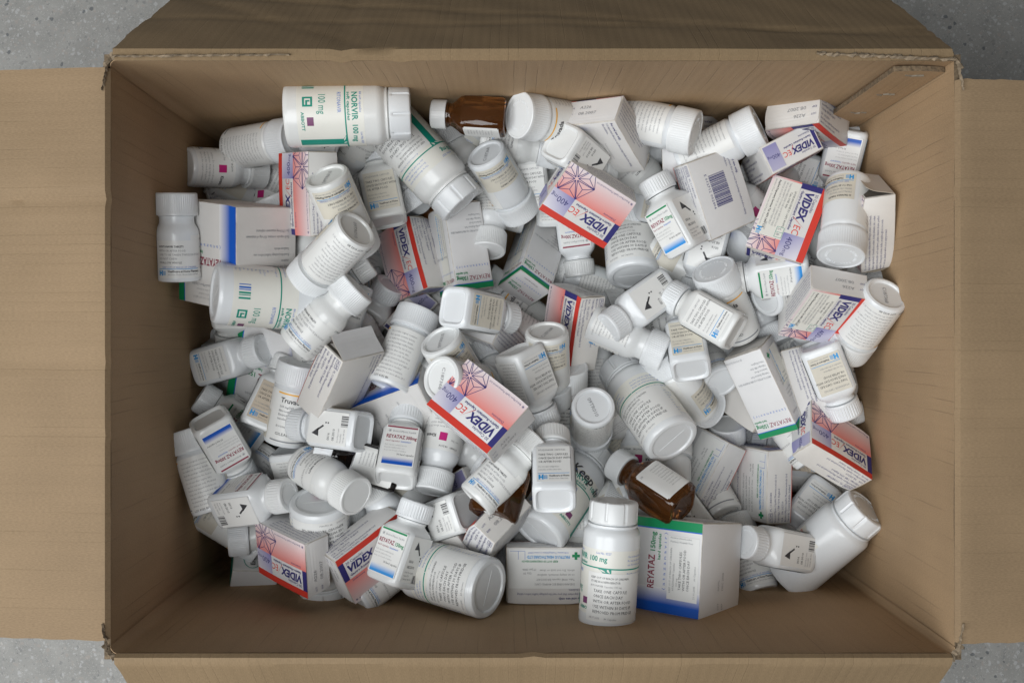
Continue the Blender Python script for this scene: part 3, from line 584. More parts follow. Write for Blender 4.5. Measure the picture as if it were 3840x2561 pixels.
    if kind == 'VIDF':
        s = Print(seg=3); s.rect(-29, -22.5, 31, 10.5, 'white_label', 0); f = flat((0, 0, -Z), (1, 0, 0), (0, -1, 0)); f2 = lambda x, y, h: f(x, y, h + 0.35)
        q = Print(); q.lines(-24, 6, 2.5, 3.9, ['DIDANOSINE EC 400MG CAPS', 'Take ONE capsule EACH DAY', 'on an empty stomach, swallow', 'whole. Do not suck or chew'], 'grey', sx=1.0); q.text(12, -3, 2.4, 'Qty 30', 'grey'); q.text(8, -6.2, 2.4, '19 Jun 2006', 'grey'); q.text(-10, -13.2, 2.3, "KEEP OUT OF CHILDREN'S REACH", 'green', True, w=30); q.text(-20, -17.2, 3.4, 'FIRSTPLUS HEALTHCARE LTD', 'sky', True, w=36); q.text(-19, -20.4, 2.1, '14 Bowman Trading Estate, London NW9', 'textblue', w=34); q.cross(-25, -17, 3.2)
        q.line((17.5, -21), (30, -21), 0.3, 'textblue'); 
        for x in (23, 17.5): q.line((x, -21), (x, -14), 0.3, 'textblue')
        parts += [('pharmacy_sticker', slip('pharmacy_sticker', s, f, 0.25), None), ('lettering', printed('sticker_print', q, f2), 4)]
    bow(parts, 33, 12.5, 0.75)
    T(kind, *parts)
for k_ in ('VID', 'VIDRX', 'VIDB', 'VIDF', 'VIDT', 'VIDO'): vid(k_)
def reys():
    X, Y, Z = 18, 38, 18; b = Build()
    frames = [flat((0, 0, Z), (1, 0, 0), (0, 1, 0)), flat((X, 0, 0), (0, 0, -1), (0, 1, 0)), flat((0, 0, -Z), (-1, 0, 0), (0, 1, 0)), flat((-X, 0, 0), (0, 0, 1), (0, 1, 0))]
    for i, f in enumerate(frames):
        p = Print(seg=2.88 if i in (0, 2) else None); p.rect(-18, 33, 18, 37.8, 'green', 1); p.rect(-18, 32.3, 18, 33, 'blue', 1)
        if i in (0, 2):
            p.text(-16, 26, 5.4, 'REYATAZ', 'maroon', w=20); p.text(5, 26, 5.0, '150mg', 'green', True, w=11.5); p.text(5, 22.4, 2.9, 'hard capsules', 'green', True, w=11.5); p.text(-16, 16.8, 3.2, '( a t a z a n a v i r )', 'textblue', w=31)
            p.lines(-16, -13.5, 2.5, 3.5, ['BRISTOL-MYERS SQUIBB PHARMA EEIG', 'Uxbridge Business Park', 'Sanderson Road', 'Uxbridge UB8 1DH', 'United Kingdom'], 'midgrey', sx=0.72); p.text(2, -34.6, 2.4, 'EU/1/03/267/003', 'midgrey')
        elif i == 1:
            p.text(-16, 26, 4.6, 'REYATAZ', 'maroon', w=16); p.text(1, 26, 4.2, '150mg', 'green', True, w=9); p.text(-16, 20, 2.6, '( a t a z a n a v i r )', 'textblue', w=26); p.text(-9, 5, 3.0, 'Bristol-Myers Squibb', 'midgrey', w=23)
            p.rect(-10, -34, 4, 30, 'label_paper', 1); p.text(2.4, -32, 3.0, 'FIRSTPLUS HEALTHCARE LTD', 'sky', True, rot=math.pi / 2); p.text(-2, -30, 2.2, "KEEP OUT OF CHILDREN'S REACH", 'textblue', rot=math.pi / 2); p.text(-6, -28, 2.2, 'Take TWO capsules EACH DAY', 'grey', rot=math.pi / 2)
        else:
            p.lines(-16, 12, 2.3, 3.2, ['Each capsule contains 150 mg', 'of atazanavir (corresponding to', '170.8 mg of sulphate), lactose.', '', 'Oral use. Read the package leaflet', 'before use. Keep out of the reach', 'and sight of children.'], 'midgrey', sx=0.8); p.text(-10, 24, 2.8, 'Bristol-Myers Squibb', 'midgrey', w=23)
            p.rect(-12, -32, 6, 2, 'label_paper', 1); p.text(4, -31, 2.8, 'FIRSTPLUS HEALTHCARE', 'sky', True, rot=math.pi / 2, w=None); p.cross(10, -28, 2.6)
        b.take(p, f)
    fe = flat((0, Y, 0), (1, 0, 0), (0, 0, -1)); p = Print(); p.text(-15, 2, 5, 'REYATAZ', 'maroon', w=18); p.text(4, 2, 4.6, '150mg', 'green', True, w=11); p.text(4, -2, 2.6, 'hard capsules', 'green', True, w=11); p.text(-15, -8, 2.8, '( a t a z a n a v i r )', 'textblue', w=29); p.text(-6, -14, 2.3, '60 hard capsules', 'black'); b.take(p, lambda x, y, h: fe(x, y, h + 0.5))
    fb = flat((0, -Y, 0), (1, 0, 0), (0, 0, 1))
    T('REYS', ('sleeve', carton_mesh('carton_sleeve', 36, 76, 36), None), ('end_flap', end_flap('end_flap', 34.6, 34.6, fe, 0.0), None), ('end_flap', end_flap('end_flap', 34.6, 34.6, fb, 0.9), None), ('printing', b.mesh('carton_print'), None))
reys()
def reyl(kind='REYL'):
    X, Y, Z = 37.5, 41.5, 30; b = Build(); p = Print()
    p.rect(30, -41.2, 37.2, 41.2, 'green', 1); p.rect(29, -41.2, 30, 41.2, 'blue', 1); p.rect(-37.2, -41.2, -17, 41.2, 'ink_blue_fade', 1, g=lambda tx, ty: tx)
    p.text(-19, 2.6, 8.8, 'REYATAZ', 'maroon', True, w=27); p.text(10, 2.6, 6.6, '150mg', 'green', True, w=16.5); p.text(4.5, -2.8, 4.0, 'hard capsules', 'green', True, w=21); p.text(-19, -8.4, 4.0, '( a t a z a n a v i r )', 'textblue', w=46); p.text(-8, 24, 3.2, 'Bristol-Myers Squibb', 'midgrey'); p.lines(-16, 35, 2.4, 3.4, micro(3), 'faint')
    b.take(p, flat((0, 0, Z), (1, 0, 0), (0, 1, 0)))
    p = Print(); p.lines(-22, 20, 3.1, 4.8, ['Medicinal product subject to medical', 'prescription', '', 'Keep out of the reach and sight of', 'children', 'Read the package leaflet before use', 'Swallow whole', '', 'Each capsule contains 150 mg of atazanavir', '(as 170.8 mg atazanavir sulphate)'], 'midgrey', sx=0.80); b.take(p, lambda x, y, h: flat((-X, 0, 0), (0, 0, 1), (0, 1, 0))(x, y, h + 0.45))
    p = Print(); p.lines(-20, -26, 2.6, 3.6, micro(4, 2), 'midgrey'); b.take(p, lambda x, y, h: flat((X, 0, 0), (0, 0, -1), (0, 1, 0))(x, y, h + 0.45))
    p = Print(); p.text(-31, 2, 2.8, 'LOT', 'midgrey'); p.text(-31, -4, 2.8, 'EXP', 'midgrey'); p.text(-16, 2, 3.4, '0AIYL', 'grey'); p.text(-16, -4, 3.4, 'DEC 2006', 'grey'); b.take(p, flat((0, -Y, 0), (1, 0, 0), (0, 0, 1)))
    p = Print(); p.rect(-30, -12, 30, 12, 'ink_blue_fade', 1, g=lambda tx, ty: 0.75 + 0.25 * tx); p.text(-18, -3, 7, 'REYATAZ', 'maroon', True, w=26); b.take(p, flat((0, Y, 0), (1, 0, 0), (0, 0, -1)))
    f = flat((0, 0, Z), (1, 0, 0), (0, 1, 0)); s = Print(); s.rect(-25, -39, 25, -10.6, 'white_label', 0); f2 = lambda x, y, h: f(x, y, h + 0.35)
    q = Print(); q.lines(-20, -14, 2.3, 3.1, ['KEEP OUT OF REACH OF CHILDREN', '   ATAZANAVIR Capsules', '         150 mg'], 'grey', sx=0.95); q.lines(-17, -23.5, 3.2, 3.8, ['TAKE TWO CAPSULES', 'WITH OR AFTER FOOD', 'ONCE EACH DAY'], 'black', sx=0.95); q.text(-22, -36.8, 2.3, '21.01.2005      60 Capsules', 'grey')
    q.text(20, -12, 2.0, 'Pharmacy, Hospitals Trust', 'midgrey', rot=-math.pi / 2); q.text(23, -12, 2.0, 'Mortimer Street London', 'midgrey', rot=-math.pi / 2)
    fm = flat((-X, 0, 0), (0, 0, 1), (0, 1, 0)); fp = flat((X, 0, 0), (0, 0, -1), (0, 1, 0))
    T(kind, *[q_ for q_ in (('sleeve', carton_mesh('carton_sleeve', 75, 83, 60), None), ('end_flap', end_flap('end_flap', 58, 81, fm, 0.0), None), ('end_flap', end_flap('end_flap', 58, 81, fp, 0.8), None), ('printing', b.mesh('carton_print'), None),
      ('pharmacy_sticker', slip('pharmacy_sticker', s, f, 0.30), None), ('lettering', printed('sticker_print', q, f2), 4))][:4 if kind == 'REYP' else 6])
reyl(); reyl('REYP')
def epi():
    b = Build(); p = Print(); X, Y, Z = 31, 20, 11
    n = 40
    for i in range(n):
        a0, a1 = 2 * math.pi * i / n, 2 * math.pi * (i + 1) / n
        p.line((-12 + 15 * math.cos(a0), 3 + 8 * math.sin(a0)), (-12 + 15 * math.cos(a1), 3 + 8 * math.sin(a1)), 0.7, 'teal')
    p.text(-23, 1, 5.6, 'EPIVIR', 'black', True, w=21); p.rect(8, -3, 30, 12, 'teal', 1); p.text(10, 2, 5, '150 mg', 'white_label', True, w=17); p.text(-23, -9.4, 2.8, 'film-coated tablets', 'midgrey'); p.text(-23, -14.5, 3.2, 'Lamivudine', 'black')
    b.take(p, flat((0, 0, Z), (1, 0, 0), (0, 1, 0)))
    p = Print(); p.rect(-30.5, -10.5, 10, 10.5, 'teal', 1); p.lines(13, 5, 2.2, 3.2, micro(3), 'grey', sx=0.4); b.take(p, flat((0, Y, 0), (1, 0, 0), (0, 0, -1)))
    p = Print(); p.lines(-28, 6, 2.2, 3.2, micro(4), 'grey', sx=0.9); b.take(p, flat((0, -Y, 0), (1, 0, 0), (0, 0, 1)))
    p = Print(); p.lines(-28, 14, 2.2, 3.2, micro(8, 2), 'grey', sx=1.2); b.take(p, flat((0, 0, -Z), (-1, 0, 0), (0, 1, 0)))
    fm = flat((-X, 0, 0), (0, -1, 0), (0, 0, 1)); fp = flat((X, 0, 0), (0, 1, 0), (0, 0, 1))
    T('EPI', ('sleeve', carton_mesh('carton_sleeve', 62, 40, 22), None), ('end_flap', end_flap('end_flap', 38.4, 20.6, fm, 0.0), None), ('end_flap', end_flap('end_flap', 38.4, 20.6, fp, 0.6), None), ('printing', b.mesh('carton_print'), None))
epi()
def crush(kind, X, Y, Z, n=4, s=1.0):
    for i in range(n):
        r = random.Random(kind + str(i)); out = []; hits = [(r.choice((-1, 1)), r.choice((-1, 1)), r.choice((-1, 1)), r.uniform(0.8, 2.4) * s) for _ in range(3)]
        done = {}
        for nm, me, par in TEMPL[kind]:
            if me.name not in done:
                m2 = me.copy(); k = len(m2.vertices); c = np.zeros(k * 3, dtype=np.float32); m2.vertices.foreach_get('co', c); c = c.reshape(-1, 3) / U
                for sx, sy, sz, amp in hits:
                    co = np.array([sx * X, sy * Y, sz * Z]); w = np.exp(-(np.linalg.norm(c - co, axis=1) / 6.5) ** 2)[:, None]; c = c - w * amp * np.array([sx, sy, sz]) * 0.62
                m2.vertices.foreach_set('co', (c * U).ravel().astype(np.float32)); m2.update(); done[me.name] = m2
            out.append((nm, done[me.name], par))
        TEMPL['%s/%d' % (kind, i)] = out
for k_ in ('VID', 'VIDRX', 'VIDB', 'VIDF', 'VIDO', 'VIDT'): crush(k_, 33, 24, 12.5)
crush('REYS', 18, 38, 18, s=0.5); crush('REYL', 37.5, 41.5, 30, s=0.5); crush('REYP', 37.5, 41.5, 30, s=0.8)
# ---------------------------------------------------------------- floor and cardboard box
fl = bpy.data.meshes.new('floor'); fl.from_pydata([(-4, -4, 0), (4, -4, 0), (4, 4, 0), (-4, 4, 0)], [], [(0, 1, 2, 3)]); fl.materials.append(MATS['terrazzo'])
floor = new_obj('floor', fl); floor['kind'] = 'structure'
BX0, BX1, BY0, BY1, BH, TH = -0.273, 0.301, -0.212, 0.191, 0.350, 0.0045
def fbm(x, y, s=0):
    return (math.sin(x * 1.7 + s) * math.cos(y * 1.3 - s * 0.7) + 0.5 * math.sin(x * 3.9 - y * 2.3 + s * 2.1) + 0.25 * math.sin(x * 8.3 + y * 6.1 + s * 3.3)) / 1.75
def sheet(name, fn, nu, nv, th, nfn, mats, uvscale=(1, 1), jag=None):
    """a slab of board: fn(u,v) gives its inner face, nfn(u,v) the outward direction; rim faces get the edge material"""
    v = []; uv = []; f = []; m = []
    for k in (0, 1):
        for j in range(nv + 1):
            for i in range(nu + 1):
                u, w = i / nu, j / nv
                if jag: u2, w2 = jag(u, w)
                else: u2, w2 = u, w
                p = np.array(fn(u2, w2)); n = np.array(nfn(u2, w2)); v.append(p + n * th * k); uv.append((u2 * uvscale[0], w2 * uvscale[1]))
    S = (nu + 1) * (nv + 1); ix = lambda k, i, j: k * S + j * (nu + 1) + i
    for j in range(nv):
        for i in range(nu):
            f.append((ix(0, i, j), ix(0, i + 1, j), ix(0, i + 1, j + 1), ix(0, i, j + 1))); m.append(0)
            f.append((ix(1, i, j), ix(1, i, j + 1), ix(1, i + 1, j + 1), ix(1, i + 1, j))); m.append(0)
    for i in range(nu):
        f.append((ix(0, i, 0), ix(1, i, 0), ix(1, i + 1, 0), ix(0, i + 1, 0))); f.append((ix(0, i, nv), ix(0, i + 1, nv), ix(1, i + 1, nv), ix(1, i, nv))); m += [1, 1]
    for j in range(nv):
        f.append((ix(0, 0, j), ix(0, 0, j + 1), ix(1, 0, j + 1), ix(1, 0, j))); f.append((ix(0, nu, j), ix(1, nu, j), ix(1, nu, j + 1), ix(0, nu, j + 1))); m += [1, 1]
    me = mesh_from(name, v, f, mats, m, uv)
    bm = bmesh.new(); bm.from_mesh(me); bmesh.ops.recalc_face_normals(bm, faces=bm.faces); bm.to_mesh(me); bm.free()
    me.polygons.foreach_set('use_smooth', [True] * len(me.polygons)); me.set_sharp_from_angle(angle=math.radians(40)); return me
box = bpy.data.objects.new('cardboard_box', None); COL.objects.link(box); box.location = (0, 0, 0)
box['label'] = 'large open brown cardboard box with its flaps folded out, full of medicine'; box['category'] = 'cardboard box'
W_, D_ = BX1 - BX0, BY1 - BY0
def bulge(u, w, s, amp): return amp * math.sin(math.pi * u) * math.sin(math.pi * min(1, w * 0.9 + 0.1)) + 0.0010 * fbm(u * 6, w * 4, s) * (1 - w)
def top_z(u, s): return BH - 0.0068 + 0.0010 * fbm(u * 9, 0, s)
wm = ['kraft_wall_lightened', 'corrugated_edge']
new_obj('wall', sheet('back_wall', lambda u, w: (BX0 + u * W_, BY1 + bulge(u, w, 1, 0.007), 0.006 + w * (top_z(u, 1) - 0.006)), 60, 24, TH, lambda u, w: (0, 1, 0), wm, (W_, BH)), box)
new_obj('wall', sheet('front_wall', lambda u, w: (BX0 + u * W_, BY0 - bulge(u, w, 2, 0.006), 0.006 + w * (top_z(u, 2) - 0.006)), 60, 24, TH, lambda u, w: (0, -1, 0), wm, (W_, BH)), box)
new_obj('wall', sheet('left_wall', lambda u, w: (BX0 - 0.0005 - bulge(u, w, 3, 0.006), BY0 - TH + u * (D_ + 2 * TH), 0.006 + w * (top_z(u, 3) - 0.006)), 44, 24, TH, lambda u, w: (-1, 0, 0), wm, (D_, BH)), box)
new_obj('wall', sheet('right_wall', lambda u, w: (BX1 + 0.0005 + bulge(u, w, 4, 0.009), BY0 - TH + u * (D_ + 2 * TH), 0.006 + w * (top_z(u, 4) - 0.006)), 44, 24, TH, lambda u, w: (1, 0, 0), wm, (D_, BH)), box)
new_obj('bottom', sheet('box_bottom', lambda u, w: (BX0 + u * W_, BY0 + w * D_, 0.0055), 8, 8, TH, lambda u, w: (0, 0, -1), wm, (W_, D_)), box)
def flap(name, hinge0, hinge1, out, droop, length, slant, seed, mats, nu=70, nv=40, bendr=0.0042, warp=0.0016, creases=()):
    """hinge0->hinge1 along the rim, `out` outward direction; bends over the rim and then falls by `droop` degrees"""
    h0 = np.array(hinge0); h1 = np.array(hinge1); o = np.array(out, float); d = h1 - h0; Lh = np.linalg.norm(d); dr = math.radians(droop)
    a_end = dr
    def path(s):   # outward distance and height after arc length s, start pointing up
        arc = bendr * (math.pi / 2 + a_end)
        if s < arc:
            t = s / bendr; return bendr * (1 - math.cos(t)), bendr * math.sin(t), t
        t = arc / bendr; r = s - arc
        return bendr * (1 - math.cos(t)) + r * math.cos(a_end), bendr * math.sin(t) - r * math.sin(a_end), t
    def fn(u, w):
        s = w * length; x, z, t = path(s)
        k = max(0.0, s - 0.006)
        uu = u + slant * (0.5 - u) * k / Lh * 2
        off = warp * fbm(u * 7, w * 3, seed) * min(1, k * 30)
        for (cu, cw, ang, amp, wid) in creases:
            q = (u - cu) * Lh * math.cos(ang) + (w - cw) * length * math.sin(ang); off -= amp * math.exp(-(q / wid) ** 2)
        p = h0 + d * uu + o * x + np.array([0, 0, z])
        return p + (o * math.sin(a_end) + np.array([0, 0, math.cos(a_end)])) * off
    def nf(u, w):
        x, z, t = path(w * length); return o * math.cos(t) * 1.0 + np.array([0, 0, -math.sin(t)])
    def jag(u, w):
        e = 0.0
        if u < 1e-6 or u > 1 - 1e-6:
            e = 0.0012 * fbm(w * 25, u * 3, seed + 5) + 0.0010 * fbm(w * 90, 0, seed + 9); return u + e, w
        return u, w
    return sheet(name, fn, nu, nv, TH * 0.9, nf, mats, (Lh, length), jag)
zt = BH - 0.0045
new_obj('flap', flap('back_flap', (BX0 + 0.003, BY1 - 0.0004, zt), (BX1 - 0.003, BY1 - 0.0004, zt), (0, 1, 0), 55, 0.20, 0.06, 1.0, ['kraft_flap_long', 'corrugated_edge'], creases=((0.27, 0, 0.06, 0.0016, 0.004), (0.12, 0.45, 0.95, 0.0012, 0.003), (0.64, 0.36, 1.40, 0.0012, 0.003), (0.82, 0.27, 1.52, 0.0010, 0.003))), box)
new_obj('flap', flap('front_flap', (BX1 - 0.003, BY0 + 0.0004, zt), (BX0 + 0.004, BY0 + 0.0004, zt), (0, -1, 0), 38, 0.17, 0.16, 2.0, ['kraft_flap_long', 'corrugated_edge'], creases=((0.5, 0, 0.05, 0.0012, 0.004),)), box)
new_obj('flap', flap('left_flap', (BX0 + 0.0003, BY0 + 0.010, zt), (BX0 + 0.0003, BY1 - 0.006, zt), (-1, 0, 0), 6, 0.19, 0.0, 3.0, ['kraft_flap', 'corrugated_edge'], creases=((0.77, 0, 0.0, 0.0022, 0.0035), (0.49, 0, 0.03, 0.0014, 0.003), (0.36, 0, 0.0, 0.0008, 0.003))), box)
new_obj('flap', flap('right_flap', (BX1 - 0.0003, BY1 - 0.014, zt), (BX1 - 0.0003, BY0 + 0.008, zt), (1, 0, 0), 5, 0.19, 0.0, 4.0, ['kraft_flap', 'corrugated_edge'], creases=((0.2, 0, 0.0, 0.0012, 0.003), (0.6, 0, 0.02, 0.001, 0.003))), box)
# the board folds round at the corners instead of meeting in a knife edge
def fold(cx, cy, sx, sy, r):
    def fn(u, w):
        a = u * math.pi / 2; k = r * (1.0 + 0.25 * math.sin(w * 5 + cx * 9)) * (0.45 + 0.75 * (1 - w))
        return (cx + sx * k * (1 - math.sin(a)), cy + sy * k * (1 - math.cos(a)), 0.008 + w * (BH - 0.013))
    return new_obj('corner_fold', sheet('corner_fold', fn, 8, 24, 0.0006, lambda u, w: (-sx * 0.7, -sy * 0.7, 0), ['kraft_wall_lightened', 'kraft_wall_lightened'], (0.02, BH)), box)
fold(BX0, BY1, 1, -1, 0.008); fold(BX0, BY0, 1, 1, 0.011); fold(BX1, BY0, -1, 1, 0.008)
# joint tab folded from the right wall onto the back wall, held by three staples
tab = new_obj('joint_tab', sheet('joint_tab', lambda u, w: (BX1 - 0.038 + u * 0.0375, BY1 - 0.0005 - 0.0012 * (1 - u), 0.008 + w * (BH - 0.012 - 0.004 * (1 - u) - 0.010 * u * u - 0.006)), 10, 30, 0.0036, lambda u, w: (0, -1, 0), wm, (0.04, BH)), box)
for k_, zz in enumerate((0.325, 0.272, 0.212)):
    st = bmesh.new(); r = random.Random(k_)
    for i in range(3):
        m_ = Matrix.Translation((BX1 - 0.024 + 0.0045 * i, BY1 - 0.0052, zz + r.uniform(-0.0012, 0.0012))) @ Matrix.Rotation(r.uniform(-0.5, 0.5), 4, 'Y') @ Matrix.Diagonal((0.0044, 0.0012, 0.0007, 1)); bmesh.ops.create_cube(st, size=1, matrix=m_)
    me = bpy.data.meshes.new('staple'); st.to_mesh(me); st.free(); me.materials.append(MATS['staple_metal']); new_obj('staple', me, tab)
# torn paper along the rim
def torn(name, p0, p1, n, w, seed):
    r = random.Random(seed); p0, p1 = np.array(p0), np.array(p1); d = (p1 - p0); L = np.linalg.norm(d); d = d / L; nrm = np.array([-d[1], d[0], 0]); v = []; f = []
    for i in range(n + 1):
        c = p0 + d * L * i / n; a = r.uniform(0.1, 1) * w; b = r.uniform(0.1, 1) * w; h = r.uniform(0, 0.0022)
        v += [c - nrm * a + np.array([0, 0, h * 0.3]), c + np.array([0, 0, h + 0.0012]), c + nrm * b + np.array([0, 0, h * 0.2])]
    for i in range(n):
        a = i * 3; f += [(a, a + 3, a + 4, a + 1), (a + 1, a + 4, a + 5, a + 2)]
    return new_obj('torn_edge', mesh_from(name, v, f, ['torn_liner']), box)
torn('torn_strip', (0.205, BY1 + 0.003, BH + 0.0006), (BX1 - 0.002, BY1 - 0.001, BH + 0.0002), 46, 0.0022, 1)
torn('torn_strip', (BX0 + 0.004, BY1 + 0.001, BH + 0.0006), (-0.15, BY1 + 0.002, BH + 0.0008), 40, 0.0012, 2)
for i_, (cx, cy, sx, sy) in enumerate(((BX0, BY1, -1, 1), (BX0, BY0, -1, -1), (BX1, BY0, 1, -1), (BX1, BY1, 1, 1))):
    torn('torn_corner', (cx - sx * 0.003, cy + sy * 0.004, BH - 0.0045), (cx + sx * 0.005, cy - sy * 0.006, BH - 0.0045), 9, 0.003, 20 + i_)
    torn('torn_corner', (cx + sx * 0.0005, cy - sy * 0.004, BH - 0.002), (cx + sx * 0.0035, cy - sy * 0.022, BH + 0.0004), 14, 0.0011, 30 + i_)
# ---------------------------------------------------------------- the heap: kind, position (mm), orientation, label
NAME = dict(NOR='pill_bottle', TRU='pill_bottle', KIV='pill_bottle', REY3='pill_bottle', REY1='pill_bottle', REYC='pill_bottle', AMB='glass_bottle', VID='medicine_carton', REYS='medicine_carton', REYL='medicine_carton', REYP='medicine_carton', EPI='medicine_carton')
GROUP = dict(NOR='big white bottles in the heap', TRU='round wide capped bottles in the heap', KIV='small ribbed cap bottles in the heap', REY3='square white bottles in the heap', REY1='square white bottles in the heap', REYC='square white bottles in the heap', AMB='brown glass bottles in the heap', VID='red banded cartons in the heap', REYS='tall white cartons in the heap', REYL='large cartons in the heap', REYP='large cartons in the heap', EPI='teal marked cartons in the heap')
def place(kind, loc, quat, label):
    fam = next(k for k in NAME if kind.startswith(k))
    t = bpy.data.objects.new(NAME[fam], None); COL.objects.link(t); t.empty_display_size = 0.01
    t.location = [c * 0.001 for c in loc]; t.rotation_mode = 'QUATERNION'; t.rotation_quaternion = Quaternion(quat).normalized()
    t['label'] = label; t['category'] = 'carton' if NAME[fam] == 'medicine_carton' else 'bottle'; t['group'] = GROUP[fam]
    made = []
    r_ = random.Random(label); rack = Matrix.Identity(4)
    if NAME[fam] == 'medicine_carton':   # a carton thrown in a heap is never quite square
        rack[1][2] = r_.uniform(-0.09, 0.09); rack[0][1] = r_.uniform(-0.025, 0.025)
    if kind + '/0' in TEMPL: kind = '%s/%d' % (kind, r_.randrange(4))
    for name, me, par in TEMPL[kind]:
        o = bpy.data.objects.new(name, me); COL.objects.link(o); o.parent = t if par is None else made[par]; made.append(o)
        if par is None: o.matrix_parent_inverse = rack
    return t
